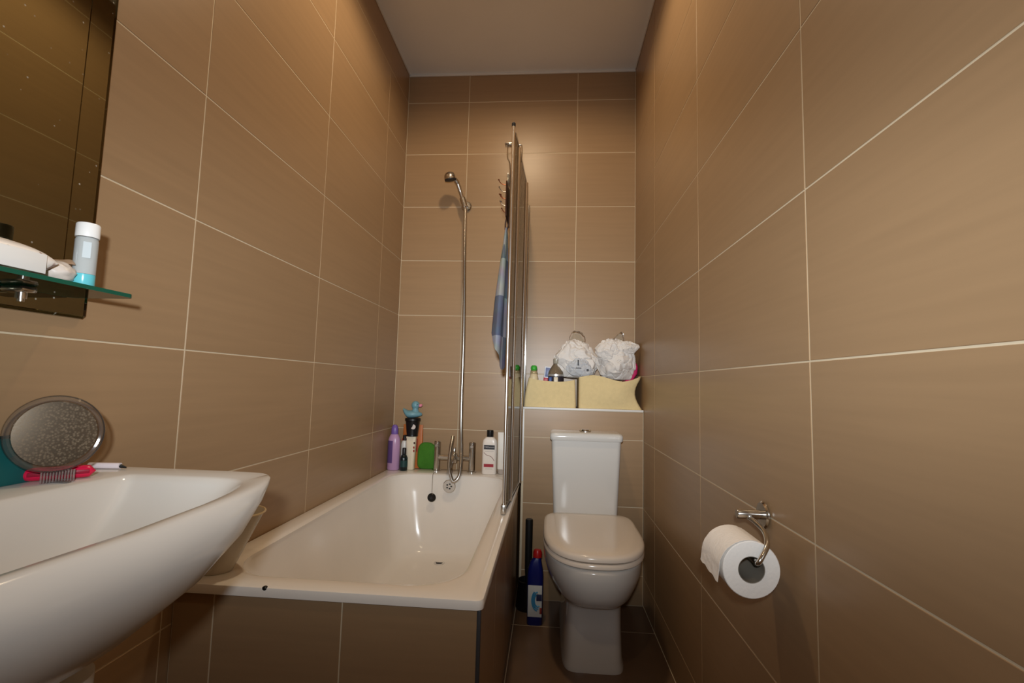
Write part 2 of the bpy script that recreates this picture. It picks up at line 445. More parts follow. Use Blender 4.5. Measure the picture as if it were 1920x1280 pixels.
# wall bracket, handset, hose
sh = thing('hand_shower', 'chrome hand shower with round head in wall bracket and long metal hose', 'shower', (0.351, 0, 1.498 + K))
bm = bmesh.new(); disc_y(bm, (0, 0, 0), 0.028, 0.014, 28, 0.005); ro = obj('wall_bracket', bm, CHROMEW, sh)
bm = bmesh.new(); tube(bm, [(0, -0.010, 0), (-0.006, -0.05, 0.004)], 0.012, 14); tube(bm, [(-0.012, -0.066, 0.024), (0.002, -0.060, -0.022)], 0.0165, 16); obj('holder', bm, CHROMEW, sh)
hd = [(0.002, -0.060, -0.035), (-0.012, -0.066, 0.02), (-0.024, -0.075, 0.06), (-0.038, -0.09, 0.098), (-0.056, -0.108, 0.118)]
bm = bmesh.new(); tube(bm, hd, [0.010] * 8 + [0.0105] * 8 + [0.0115] * 8 + [0.013] * 8 + [0.014], 16, 8); obj('handle', bm, CHROMEW, sh)
bm = lathed([(0.0, 0.028), (0.012, 0.027), (0.022, 0.022), (0.029, 0.012), (0.031, 0.0), (0.031, -0.009)], 28)
tilt = Matrix.Translation((-0.070, -0.125, 0.112)) @ Matrix.Rotation(math.radians(12), 4, 'X') @ Matrix.Rotation(math.radians(-10), 4, 'Y')
bm.transform(tilt); hh = obj('head', bm, CHROMEW, sh)
bm = lathed([(0.0305, -0.009), (0.030, -0.015), (0.024, -0.017), (0.0, -0.017)], 28); bm.transform(tilt); obj('spray_plate', bm, DARKG, hh)
hose = [(0.004, -0.060, -0.035), (0.003, -0.07, -0.30), (0.006, -0.075, -0.70), (0.010, -0.09, -1.10), (0.022, -0.125, -1.27), (0.030, -0.165, -1.355), (0.026, -0.185, -1.405),
        (0.012, -0.192, -1.428), (-0.002, -0.188, -1.412), (-0.011, -0.17, -1.36), (-0.012, -0.135, -1.28), (-0.010, -0.10, -1.225)]
hose = [(x + (0.016 if i in (2, 3, 4, 5, 6) else (0.008 if i in (1, 7, 8) else 0.0)), y, z) for i, (x, y, z) in enumerate(hose)]
bm = bmesh.new(); tube(bm, hose, 0.0088, 12, 10); obj('hose', bm, CHROMEW, sh)

# ------------------------------------------------------------------ shower screen
POSTM = mat('polished_aluminium', (226, 224, 220), rough=0.3, metal=1.0)
scr = thing('shower_screen', 'folding glass bath screen in narrow chrome frames on the bath rim', 'shower screen', (0, 0, 0))
ZS0, ZS1 = BZ + 0.004, 1.503 + K
posts = [(0.683, -0.012), (0.690, -0.31), (0.676, -0.65), (0.668, -0.817)]
obj('wall_channel', box(0.668, 0.698, -0.022, -0.001, ZS0, ZS1 - 0.004, 0.003), CHROME, scr)
rad = [0.0, 0.011, 0.0095, 0.006]
for i in range(3):
    a = Vector((*posts[i], 0)); b = Vector((*posts[i + 1], 0)); d = (b - a).normalized()
    if i == 0: a = a + d * 0.02
    za, zb = ZS0 + 0.010, ZS1 - 0.006
    n = Vector((-d.y, d.x, 0))
    fr = bmesh.new()
    rp = rad[i + 1]
    # leading post, flat oval profile
    P = [b + Vector((0, 0, za - 0.008)), b + Vector((0, 0, zb))]
    loft(fr, [[q + n * (rp * math.cos(t)) + d * (rp * 1.15 * math.sin(t)) for t in [2 * PI * k / 16 for k in range(16)]] for q in P])
    post = obj('post', fr, POSTM, scr)
    fr = bmesh.new()
    # frame loop of the leaf with a rounded top corner
    c = 0.05
    e = b - d * 0.018
    loop = [a + Vector((0, 0, za)), a + Vector((0, 0, zb))]
    for k in range(7):
        t = PI / 2 * k / 6
        loop.append(e - d * c + d * (c * math.sin(t)) + Vector((0, 0, zb - c + c * math.cos(t))))
    loop += [e + Vector((0, 0, za))]
    tube(fr, loop, 0.0055, 8, closed=True)
    obj('frame', fr, CHROME, scr)
    gl = bmesh.new()
    q = [a, e]
    vs = []
    for s in (-0.0025, 0.0025):
        vs.append([p + n * s + Vector((0, 0, z)) for p, z in ((a, za), (e, za), (e, zb - c), (e - d * c * 0.3, zb - c * 0.3), (e - d * c, zb), (a, zb))])
    loft(gl, vs)
    obj('pane', gl, GLASS, scr)
obj('foot', box(0.659, 0.677, -0.836, -0.806, BZ + 0.001, BZ + 0.034, 0.004), CHROMEW, scr)
bm = bmesh.new(); tube(bm, [(0.69, -0.05, BZ + 0.006), (0.69, -0.31, BZ + 0.006), (0.676, -0.65, BZ + 0.006), (0.668, -0.80, BZ + 0.006)], 0.005, 8); obj('seal', bm, DARKG, scr)
obj('end_cap', lathed([(0.007, 0), (0.0075, 0.004), (0.0075, 0.012), (0.004, 0.016)], 14, c=(0.668, -0.817, ZS1 - 0.008)), DARKG, scr)

# hook rack hung over the screen
rk = thing('over_screen_hook_rack', 'chrome wire rack with prong hooks hung over the bath screen top', 'hook rack', (0.664, -0.63, 1.497 + K))
bm = bmesh.new()
tube(bm, [(0.024, 0, -0.05), (0.024, 0, 0.012), (0.016, 0, 0.024), (-0.026, 0, 0.024), (-0.034, 0, 0.016), (-0.034, 0, -0.03), (-0.022, 0, -0.08), (-0.024, 0, -0.30)], 0.0026, 8, 4)
obj('hanger', bm, CHROMEW, rk)
bm = bmesh.new(); add_box(bm, -0.046, -0.010, -0.012, 0.012, 0.018, 0.030, 0.003); obj('top_clip', bm, CHROME, rk)
bm = bmesh.new(); add_box(bm, -0.034, -0.026, -0.010, 0.010, -0.15, -0.10, 0.002); obj('joint', bm, CHROMEW, rk)
bm = bmesh.new(); add_box(bm, -0.028, -0.022, -0.10, 0.05, -0.31, -0.17, 0.002); obj('back_plate', bm, plain('bronze', (74, 50, 38), 0.35, metal=0.8), rk)
for k in range(7):
    yy = -0.09 + 0.022 * k; zz = -0.185 - 0.014 * (k % 4) - 0.006 * k
    bm = bmesh.new(); tube(bm, [(-0.026, yy, zz), (-0.042, yy, zz + 0.004), (-0.052, yy, zz + 0.012), (-0.056, yy, zz + 0.020)], 0.0018, 6, 4)
    bmesh.ops.create_icosphere(bm, subdivisions=1, radius=0.0036, matrix=Matrix.Translation((-0.057, yy, zz + 0.022)))
    obj('hook', bm, CHROMEW if k % 2 else plain('copper', (150, 92, 66), 0.3, metal=0.9), rk)

# towel on the hook
tw = thing('hanging_towel', 'blue grey checked towel hanging on the inside of the bath screen', 'towel', (0.640, -0.64, 1.215 + K))
bm = bmesh.new(); NR, NV = 28, 26; rings = []
for j in range(NV + 1):
    v = j / NV; z = -0.05 - 0.485 * v
    wx = 0.004 + 0.018 * min(1, v * 1.6) ** 0.8; wy = 0.014 + 0.085 * min(1, v * 1.4) ** 0.9
    xc = -0.006 - 0.018 * v; yc = -0.008 * v
    r = []
    for i in range(NR):
        t = 2 * PI * i / NR
        f = 1 + 0.28 * math.sin(5 * t + 1.3 * v) * min(1, v * 2 + 0.2)
        x = xc + wx * math.cos(t) * f; y = yc + wy * math.sin(t) * (1 + 0.08 * math.sin(3 * t))
        zz = z
        if v > 0.7:
            zz += (v - 0.7) / 0.3 * (0.045 * (-math.cos(t)) - 0.030 * math.cos(t + 0.4) + 0.012 * math.sin(4 * t))
        x = min(x, 0.014 + 0.004)
        r.append(Vector((x, y, zz)))
    rings.append(r)
loft(bm, rings, True, False)
TOW = mat('towel_cloth', (96, 106, 128), rough=0.9, bump=0.6, bscale=500)
nt = TOW.node_tree; tc = nt.nodes.new('ShaderNodeTexCoord'); mp = nt.nodes.new('ShaderNodeMapping'); mp.inputs['Scale'].default_value = (0, 9, 6.5)
ck = nt.nodes.new('ShaderNodeTexChecker'); ck.inputs['Scale'].default_value = 1.0
ck.inputs['Color1'].default_value = lin((182, 184, 192)) + (1,); ck.inputs['Color2'].default_value = lin((116, 122, 144)) + (1,)
mp.inputs['Location'].default_value = (0, 0.35, 0.2)
ns = nt.nodes.new('ShaderNodeTexNoise'); ns.inputs['Scale'].default_value = 14
mxc = nt.nodes.new('ShaderNodeMix'); mxc.data_type = 'RGBA'; mxc.blend_type = 'MULTIPLY'; mxc.inputs[0].default_value = 0.6
nt.links.new(tc.outputs['Object'], mp.inputs[0]); nt.links.new(mp.outputs[0], ck.inputs['Vector']); nt.links.new(tc.outputs['Object'], ns.inputs['Vector'])
nt.links.new(ck.outputs['Color'], mxc.inputs[6]); nt.links.new(ns.outputs['Color'], mxc.inputs[7]); nt.links.new(mxc.outputs[2], nt.nodes['Principled BSDF'].inputs['Base Color'])
obj('cloth', bm, TOW, tw, 60)
bm = bmesh.new(); tube(bm, [(-0.004, 0.004, -0.055), (0.004, 0.003, -0.02), (-0.001, 0.0, 0.002), (-0.009, -0.003, -0.02), (-0.010, -0.004, -0.055)], 0.003, 6, 4); obj('hanging_loop', bm, plain('brown_strap', (70, 46, 36), 0.7), tw)

# ------------------------------------------------------------------ toilet
TX = 0.983
PO = 0.006
wc = thing('toilet', 'white close-coupled toilet with closed lid beside the right wall', 'toilet', (TX, -0.24, 0))
def dring(w, yf, yb, n, z, N=56, nb=7, mid=0.42):
    """plan outline, x = +-w, front at yf (towards the viewer), back at yb, local to the thing"""
    ym = yb + (yf - yb) * mid; pts = []
    for i in range(N):
        t = 2 * PI * i / N; c, s = math.cos(t), math.sin(t)
        if s <= 0: x = w * math.copysign(abs(c) ** (2 / n), c); y = ym + (ym - yf) * -abs(s) ** (2 / n)
        else: x = w * math.copysign(abs(c) ** (2 / nb), c); y = ym + (yb - ym) * abs(s) ** (2 / nb)
        pts.append(Vector((x, y, z)))
    return pts
def tp(w, yf, yb, n, z, **k): return [p + Vector((PO, 0, 0)) for p in dring(w * 1.02, yf + 0.24, yb + 0.24, n, z, **k)]
bm = bmesh.new()
rs = [tp(0.108, -0.776, -0.245, 7, 0.0), tp(0.108, -0.776, -0.245, 7, 0.012), tp(0.103, -0.770, -0.245, 7, 0.03), tp(0.099, -0.768, -0.245, 7, 0.14), tp(0.100, -0.775, -0.245, 6, 0.205), tp(0.106, -0.80, -0.245, 4.5, 0.228),
      tp(0.128, -0.845, -0.245, 3, 0.242), tp(0.150, -0.880, -0.245, 2.5, 0.262), tp(0.168, -0.903, -0.245, 2.3, 0.295), tp(0.177, -0.913, -0.245, 2.5, 0.335), tp(0.179, -0.914, -0.245, 2.5, 0.372), tp(0.178, -0.912, -0.245, 2.5, 0.379), tp(0.172, -0.907, -0.25, 2.5, 0.383)]
loft(bm, rs); obj('pan', bm, CERAM, wc, 50)
bm = bmesh.new(); loft(bm, [tp(0.174, -0.905, -0.385, 2.5, 0.385), tp(0.180, -0.912, -0.378, 2.5, 0.390), tp(0.180, -0.912, -0.378, 2.5, 0.399), tp(0.176, -0.908, -0.382, 2.5, 0.404)]); obj('seat', bm, SEATM, wc, 50)
bm = bmesh.new()
rs = [tp(0.174, -0.903, -0.388, 2.6, 0.406), tp(0.179, -0.909, -0.382, 2.6, 0.410), tp(0.1795, -0.909, -0.382, 2.6, 0.420), tp(0.175, -0.904, -0.387, 2.6, 0.427), tp(0.165, -0.893, -0.395, 2.6, 0.431), tp(0.12, -0.83, -0.43, 2.6, 0.4335), tp(0.04, -0.7, -0.55, 2.6, 0.4345)]
loft(bm, rs); obj('lid', bm, SEATM, wc, 50)
for sx in (-0.075, 0.075):
    bm = bmesh.new(); tube(bm, [(sx - 0.018, -0.145, 0.414), (sx + 0.018, -0.145, 0.414)], 0.009, 12); obj('hinge', bm, CHROMEW, wc)
CY0, CY1 = -0.395 + 0.24, -0.003
bm = bmesh.new()
loft(bm, [rrect(-0.134, 0.134, CY0 + 0.012, CY1, 0.020, 0.384), rrect(-0.137, 0.137, CY0 + 0.010, CY1, 0.020, 0.42), rrect(-0.150, 0.150, CY0, CY1, 0.020, 0.735)])
obj('cistern', bm, CERAM, wc, 50)
bm = bmesh.new()
loft(bm, [rrect(-0.153, 0.153, CY0 - 0.006, CY1, 0.018, 0.7352), rrect(-0.157, 0.157, CY0 - 0.010, CY1, 0.020, 0.741), rrect(-0.157, 0.157, CY0 - 0.010, CY1, 0.020, 0.758), rrect(-0.153, 0.153, CY0 - 0.005, CY1, 0.020, 0.766), rrect(-0.143, 0.143, CY0 + 0.006, CY1 - 0.01, 0.016, 0.7695), rrect(-0.04, 0.04, CY0 + 0.05, CY1 - 0.06, 0.01, 0.7705)])
cl = obj('cistern_lid', bm, CERAM, wc, 50)
bm = lathed([(0.026, 0.770), (0.026, 0.775), (0.022, 0.779), (0.0, 0.780)], 24, c=(0.0, CY0 + 0.075, 0)); obj('flush_button', bm, CHROME, cl)

# ------------------------------------------------------------------ washbasin
BT = 0.375 + K; YB = -2.02
bs = thing('washbasin', 'white ceramic pedestal washbasin against the left wall in the foreground', 'washbasin', (0, YB, 0))
def bring(xb, X, H, n, bow, z, N=96, nb=12, y0=0.0):
    pts = []
    for i in range(N):
        t = 2 * PI * i / N; c, s = math.cos(t), math.sin(t)
        xm = xb + 0.25 * (X - xb)
        y = H * math.copysign(abs(c) ** (2 / n), c)
        if s >= 0: x = xm + (X - xm) * abs(s) ** (2 / n) - bow * (abs(y) / H) ** 2 * abs(s)
        else: x = xm - (xm - xb) * abs(s) ** (2 / nb)
        pts.append(Vector((x, y + y0, z)))
    return pts
bm = bmesh.new()
Z = lambda z: z + K
rs = [bring(0.001, 0.10, 0.085, 3.2, 0.01, Z(0.115)), bring(0.001, 0.145, 0.103, 3.5, 0.02, Z(0.14)), bring(0.001, 0.235, 0.126, 4, 0.03, Z(0.18)), bring(0.001, 0.329, 0.158, 4.2, 0.03, Z(0.23)), bring(0.001, 0.385, 0.205, 4.6, 0.03, Z(0.28)),
      bring(0.001, 0.405, 0.258, 5.2, 0.03, Z(0.32)), bring(0.001, 0.402, 0.309, 5.8, 0.03, Z(0.352)), bring(0.001, 0.394, 0.329, 7.5, 0.036, Z(0.368)), bring(0.001, 0.390, 0.335, 8.5, 0.040, Z(0.373)), bring(0.002, 0.386, 0.335, 9, 0.042, Z(0.375)),
      bring(0.102, 0.373, 0.285, 6, 0.034, Z(0.375)), bring(0.106, 0.370, 0.278, 6, 0.034, Z(0.3725)), bring(0.111, 0.366, 0.270, 5.4, 0.034, Z(0.364)), bring(0.118, 0.360, 0.250, 4.6, 0.032, Z(0.34)), bring(0.128, 0.348, 0.215, 3.8, 0.028, Z(0.31)), bring(0.142, 0.330, 0.170, 3.2, 0.024, Z(0.28)), bring(0.165, 0.300, 0.115, 2.6, 0.014, Z(0.258)), bring(0.20, 0.26, 0.05, 2.2, 0.0, Z(0.249)), bring(0.22, 0.24, 0.015, 2, 0, Z(0.248))]
loft(bm, rs); obj('bowl', bm, CERAM, bs, 55)
bm = bmesh.new(); loft(bm, [bring(0.002, 0.27, 0.137, 5, 0.0, 0.0), bring(0.002, 0.262, 0.132, 5, 0.0, 0.05), bring(0.002, 0.262, 0.132, 5, 0.0, Z(0.08)), bring(0.002, 0.262, 0.132, 5, 0, Z(0.168))]); obj('pedestal', bm, CERAM, bs, 50)
obj('waste', lathed([(0.022, 0.2485), (0.022, 0.2515), (0.012, 0.252), (0.010, 0.2490)], 20, c=(0.23, 0, K)), CHROME, bs)

# things on the basin deck
BK = BT + 0.0005
mr = thing('tabletop_mirror', 'small round tabletop mirror with clear acrylic rim on the basin deck', 'mirror', (0.0705, -1.824, BK))
cdir = Vector((CAM.x - 0.07, CAM.y + 1.824, 0)).normalized()
zax = (cdir * 0.985 + Vector((0.06, 0.05, 0.10))).normalized()
xax = Vector((0, 0, 1)).cross(zax).normalized(); yax = zax.cross(xax)
MM = Matrix((xax, yax, zax)).transposed().to_4x4(); MM.translation = Vector((-0.004, -0.006, 0.074))
bm = lathed([(0.0490, 0.004), (0.0500, 0.0075), (0.0530, 0.008), (0.0575, 0.004), (0.0590, -0.004), (0.0575, -0.014), (0.050, -0.019), (0.046, -0.019), (0.046, 0.0005), (0.0488, 0.0008)], 56)
bm2 = bm
bmesh.ops.delete(bm2, geom=[f for f in bm2.faces if len(f.verts) > 4], context='FACES'); bm2.transform(MM); obj('rim', bm2, CLEARP, mr)
bm = lathed([(0.0486, 0.001), (0.0486, 0.0035), (0.0482, 0.004)], 56); bm.transform(MM); obj('mirror_glass', bm, MIRROR2, mr)
bm = bmesh.new(); bm = lathed([(0.0482, -0.016), (0.0486, -0.0005)], 40); bm.transform(MM); obj('backing', bm, plain('backing', (96, 84, 74), 0.5), mr)
bm = bmesh.new()
for k in range(12):
    a = (k - 5.5) / 5.5 * 0.0185
    tube(bm, [xax * a + Vector((0, 0, 0.0004)), xax * a + Vector((0, 0, 0.018))], 0.0013, 6)
add_box(bm, -0.0195, 0.0195, -0.004, 0.004, 0.0, 0.0022, 0.0008)
for v in bm.verts: pass
o = obj('ribbed_stand', bm, thin_glass('stand_acrylic', (0.85, 0.84, 0.84), 0.05, body=(214, 200, 196), amount=0.25), mr)

pk = thing('pink_hair_clip', 'pink plastic hair clip lying behind the little tabletop mirror stand', 'hair clip', (0.054, -1.806, BK))
ax = Vector((0.062, 0.056, 0)).normalized()
pk.rotation_euler = (0, 0, math.atan2(ax.y, ax.x))
PINK = plain('pink_plastic', (214, 28, 72), 0.25)
bm = bmesh.new()
rs = []
for j in range(13):
    t = j / 12; x = -0.045 + 0.088 * t; h = 0.0095 * (1 - abs(2 * t - 1) ** 10) ** 0.5 + 0.0006
    rs.append([Vector((x, 0.009 * math.cos(2 * PI * k / 14) * (0.5 + h / 0.019), 0.0105 + h * math.sin(2 * PI * k / 14))) for k in range(14)])
loft(bm, rs); obj('clip_body', bm, PINK, pk, 60)
bm = box(-0.036, 0.036, -0.0100, -0.0080, 0.008, 0.014, 0.0008); obj('spring_bar', bm, plain('dark_pink', (150, 18, 48), 0.3), pk)

pen = thing('white_pen', 'white eyeliner pen with black tip lying at the far end of the basin deck', 'pen', (0.012, -1.716, BK + 0.0055))
pen.rotation_euler = (0, 0, math.radians(9))
bm = bmesh.new(); tube(bm, [(0.0, 0, 0), (0.052, 0, 0)], 0.0052, 14); obj('barrel', bm, plain('pen_white', (236, 226, 232), 0.3), pen)
bm = bmesh.new(); tube(bm, [(0.052, 0, 0), (0.054, 0, -0.001), (0.062, 0, -0.003)], [0.0036, 0.003, 0.0012], 12); obj('tip', bm, BLACK, pen)

tl = thing('teal_wash_bag', 'teal soft wash bag at the left edge behind the round mirror', 'wash bag', (0.0155, -1.890, BK))
TEAL = mat('teal_cloth', (16, 92, 92), rough=0.6, var=0.08, scale=(40, 40, 40))
bm = bmesh.new()
loft(bm, [rrect(-0.012, 0.012, -0.085, 0.068, 0.010, 0.0), rrect(-0.014, 0.014, -0.09, 0.072, 0.012, 0.006), rrect(-0.0135, 0.0135, -0.088, 0.070, 0.012, 0.045), rrect(-0.010, 0.010, -0.080, 0.060, 0.008, 0.062), rrect(-0.005, 0.005, -0.075, 0.052, 0.004, 0.068)])
obj('pouch', bm, TEAL, tl, 50)
bm = bmesh.new(); tube(bm, [(0, -0.07, 0.0695), (0, 0.048, 0.0695)], 0.0025, 8); obj('zip', bm, plain('teal_zip', (10, 60, 62), 0.5), tl)

# ------------------------------------------------------------------ wall mirror and glass shelf
wm = thing('wall_mirror', 'tall frameless mirror with a mirrored edge strip above the washbasin', 'mirror', (0, -1.746, 0.636 + K))
bm = box(0.0015, 0.0075, -0.76, 0.0, 0.0, 1.2, 0.0)
obj('border_panel', box(0.0015, 0.0080, -0.76, 0.0, 0.0, 1.2, 0.0055, 1), MIRROR, wm)
obj('centre_panel', box(0.0082, 0.0125, -0.71, -0.050, 0.055, 1.15, 0.0030, 1), MIRROR, wm)
bm.free()
sf = thing('glass_shelf', 'green edged glass shelf on chrome brackets below the wall mirror', 'shelf', (0, -1.78, 0.6715 + K))
SD = 0.124; BRY = -0.095
bm = bmesh.new(); loft(bm, [rrect(0.0095, SD - 0.001, -0.66, 0.004, 0.012, z) for z in (-0.003, 0.003)]); obj('glass_plate', bm, SHELFG, sf)
bm = bmesh.new()
rs = [rrect(0.0090, SD, -0.661, 0.005, 0.012, -0.0031), rrect(0.0090, SD, -0.661, 0.005, 0.012, 0.0031), rrect(0.0098, SD - 0.0008, -0.6602, 0.0042, 0.012, 0.0031), rrect(0.0098, SD - 0.0008, -0.6602, 0.0042, 0.012, -0.0031), rrect(0.0090, SD, -0.661, 0.005, 0.012, -0.0031)]
loft(bm, rs, False, False); bmesh.ops.remove_doubles(bm, verts=bm.verts, dist=1e-6); obj('polished_edge', bm, EDGEG, sf)
for yy in (BRY, -0.55):
    bm = bmesh.new()
    add_box(bm, 0.0130, 0.050, yy - 0.011, yy + 0.011, -0.0125, -0.0035, 0.003)
    tube(bm, [(0.036, yy, -0.012), (0.036, yy, -0.022)], 0.007, 14)
    br = obj('bracket', bm, CHROME, sf)
    bm = bmesh.new(); tube(bm, [(0.036, yy, -0.0215), (0.036, yy, -0.026)], 0.0045, 12); obj('screw', bm, CHROMEW, br)

SZ = 0.6715 + K + 0.0036
rb = thing('toner_bottle', 'clear bottle of aqua liquid with white cap on the glass shelf end', 'bottle', (0.0885, -1.834, SZ))
obj('body', lathed([(0.0140, 0.0205), (0.0145, 0.0206), (0.0147, 0.074), (0.0135, 0.078)], 28), BOTTLEP, rb)
obj('liquid', lathed([(0.0130, 0.0), (0.0145, 0.003), (0.0145, 0.0203)], 28), plain('aqua_liquid', (104, 200, 212), 0.2), rb)
obj('cap', lathed([(0.0150, 0.079), (0.0153, 0.081), (0.0153, 0.099), (0.0140, 0.101), (0.0, 0.1015)], 28), plain('cap_white', (238, 238, 236), 0.35), rb)
bm = bmesh.new()
add_box(bm, 0.0143, 0.0151, -0.005, 0.005, 0.045, 0.070)
bm.transform(Matrix.Rotation(math.radians(-40), 4, 'Z')); obj('label', bm, plain('grey_label', (196, 206, 210), 0.4), rb)

def pillow(L, Wd, H, nl=18, nr=20, crimp=0.012, sag=0.0, seed=0):
    bm = bmesh.new(); rs = []
    for j in range(nl + 1):
        t = j / nl; y = -L / 2 + L * t
        f = max(0.06, (1 - abs(2 * t - 1) ** 5)) ** 0.6
        r = []
        for k in range(nr):
            a = 2 * PI * k / nr
            x = Wd / 2 * math.copysign(abs(math.cos(a)) ** 0.7, math.cos(a)) * (0.92 + 0.08 * f); z = H / 2 * math.copysign(abs(math.sin(a)) ** 0.8, math.sin(a)) * f
            w = noise.noise(Vector((x * 40 + seed, y * 40, z * 60))) * 0.0022
            r.append(Vector((x, y, H / 2 + z + w - (sag * (2 * t - 1) ** 2))))
        rs.append(r)
    loft(bm, rs)
    m0 = min(v.co.z for v in bm.verts)
    for v in bm.verts: v.co.z -= m0
    return bm
WIPE = mat('wipes_wrap', (236, 228, 220), rough=0.3)
nt = WIPE.node_tree; tc = nt.nodes.new('ShaderNodeTexCoord'); n1 = nt.nodes.new('ShaderNodeTexNoise'); n1.inputs['Scale'].default_value = 42; n1.inputs['Detail'].default_value = 2
rp = nt.nodes.new('ShaderNodeValToRGB'); rp.color_ramp.elements[0].position = 0.50; rp.color_ramp.elements[0].color = lin((238, 230, 222)) + (1,)
rp.color_ramp.elements[1].position = 0.55; rp.color_ramp.elements[1].color = lin((150, 104, 86)) + (1,)
nt.links.new(tc.outputs['Object'], n1.inputs['Vector']); nt.links.new(n1.outputs['Fac'], rp.inputs['Fac']); nt.links.new(rp.outputs['Color'], nt.nodes['Principled BSDF'].inputs['Base Color'])
wp = thing('wipes_pack', 'white wipes pack with brown print at the left end of the glass shelf', 'wipes', (0.066, -1.965, SZ))
bm = pillow(0.150, 0.088, 0.044, seed=3); obj('pack', bm, WIPE, wp, 60)
bm = box(-0.022, 0.022, -0.048, 0.012, 0.0425, 0.0465, 0.002); obj('flip_lid', bm, plain('flip_lid', (228, 222, 216), 0.35), wp)
bm = bmesh.new(); add_box(bm, 0.0445, 0.0460, -0.06, 0.055, 0.004, 0.031, 0.0006); obj('white_panel', bm, plain('panel_white', (238, 236, 232), 0.35), wp)
cp = thing('cotton_pad_bag', 'crumpled clear bag of cotton pads beside the toner bottle on the glass shelf', 'cotton pads', (0.062, -1.868, SZ))
bm = bmesh.new(); bmesh.ops.create_icosphere(bm, subdivisions=4, radius=1.0)
for v in bm.verts:
    d = v.co.normalized(); w = 1 + 0.10 * noise.noise(d * 3.1) + 0.06 * noise.noise(d * 8)
    v.co = Vector((d.x * 0.040 * w, d.y * 0.031 * w, max(0.0, 0.017 + d.z * 0.019 * w)))
obj('bag', bm, mat('cotton_bag', (216, 204, 194), rough=0.35, var=0.12, scale=(60, 60, 60)), cp, 60)
bm = bmesh.new()
rs = []
for j in range(8):
    t = j / 7
    rs.append([Vector((0.034 * math.cos(a) * (1 - 0.5 * t), 0.0045 * math.sin(a) + 0.006 * math.sin(3 * a) * 0.3 + 0.012 + 0.012 * t, 0.031 + 0.010 * t)) for a in [2 * PI * k / 18 for k in range(18)]])
loft(bm, rs); obj('crimped_neck', bm, mat('bag_print', (196, 162, 132), rough=0.4, var=0.15, scale=(90, 90, 90)), cp, 60)

# ------------------------------------------------------------------ plastic jug on the near bath rim
jg = thing('plastic_jug', 'translucent plastic jug with flared lip on the bath corner behind the basin', 'jug', (0.052, -1.418, BZ + 0.001))
def jring(r, z, k): return [Vector((r * math.cos(2 * PI * i / 40) + k, r * 0.88 * math.sin(2 * PI * i / 40) + k * 0.3, z)) for i in range(40)]
bm = bmesh.new(); loft(bm, [jring(0.038, 0.0, 0.0), jring(0.041, 0.003, 0.0), jring(0.071, 0.128, 0.026), jring(0.0735, 0.1295, 0.026), jring(0.072, 0.131, 0.026), jring(0.0685, 0.128, 0.026), jring(0.0395, 0.006, 0.0), jring(0.004, 0.005, 0.0)])
obj('body', bm, MILKY, jg)
bm = bmesh.new(); tube(bm, jring(0.0735, 0.1305, 0.026), 0.0022, 6, closed=True); obj('rolled_lip', bm, plain('lip_plastic', (226, 208, 172), 0.3), jg)

# ------------------------------------------------------------------ bottles on the far bath rim
def flat_label(name, parent, x0, x1, y, z0, z1, rgb, rough=0.4):
    return obj(name, box(x0, x1, y - 0.0006, y + 0.0002, z0, z1), plain(name, rgb, rough), parent)

def txt(parent, s, size, loc, rgb, name='lettering', rotz=0.0, roty=0.0):
    bm = text_mesh(s, size)
    bm.transform(Matrix.Translation(loc) @ Matrix.Rotation(rotz, 4, 'Z') @ Matrix.Rotation(roty, 4, 'Y') @ Matrix.Rotation(PI / 2, 4, 'X'))
    return obj(name, bm, plain('ink', rgb, 0.5), parent, norecalc=True)

RZ = BZ + 0.0012
b = thing('shampoo_bottle', 'tall lilac shampoo bottle with purple cap in the left bath corner', 'bottle', (0.037, -0.088, RZ))
obj('body', lathed([(0.028, 0), (0.031, 0.004), (0.031, 0.13), (0.029, 0.155), (0.022, 0.172), (0.017, 0.178)], 28, 1.0, 0.75), plain('lilac', (188, 150, 190), 0.3), b)
obj('cap', lathed([(0.0175, 0.178), (0.0180, 0.181), (0.0175, 0.205), (0.0145, 0.216), (0.009, 0.224), (0.0, 0.226)], 24, 1.0, 0.85), plain('purple_cap', (118, 92, 168), 0.35), b)
bm = bmesh.new()
rs = [[Vector((0.0315 * math.cos(a), 0.0237 * math.sin(a), z)) for a in [PI * 0.98 + k * (PI * 0.52) / 10 for k in range(11)]] for z in (0.035, 0.145)]
loft(bm, rs, False, False, False); lb_ = obj('label', bm, plain('purple_label', (96, 72, 128), 0.4), b)
b = thing('small_white_bottle', 'small white bottle with black cap half hidden behind the dark jar bottle', 'bottle', (0.078, -0.045, RZ))
obj('body', lathed([(0.016, 0), (0.0175, 0.003), (0.0175, 0.125), (0.013, 0.140), (0.008, 0.143)], 20), plain('white_body', (222, 220, 214), 0.35), b)
obj('cap', lathed([(0.0085, 0.143), (0.0085, 0.168), (0.006, 0.170)], 16), BLACK, b)
b = thing('dark_green_bottle', 'small black and bottle-green round bottle at the front of the left corner group', 'bottle', (0.094, -0.098, RZ))
obj('body', lathed([(0.0165, 0), (0.019, 0.004), (0.019, 0.062), (0.014, 0.074), (0.009, 0.078)], 24), plain('dark_bottle', (16, 32, 34), 0.2), b)
obj('cap', lathed([(0.0100, 0.0785), (0.0100, 0.108), (0.008, 0.112), (0.0, 0.113)], 20), BLACK, b)
obj('label', lathed([(0.0193, 0.018), (0.0193, 0.050)], 24), plain('teal_label', (30, 66, 66), 0.4), b)
b = thing('orange_pouch', 'orange pouch leaning on the wall behind the cream tube and black tub', 'pouch', (0.112, -0.014, RZ))
ORA = mat('orange_film', (186, 104, 48), rough=0.4, var=0.15, scale=(30, 30, 18))
bm = bmesh.new(); rs = []
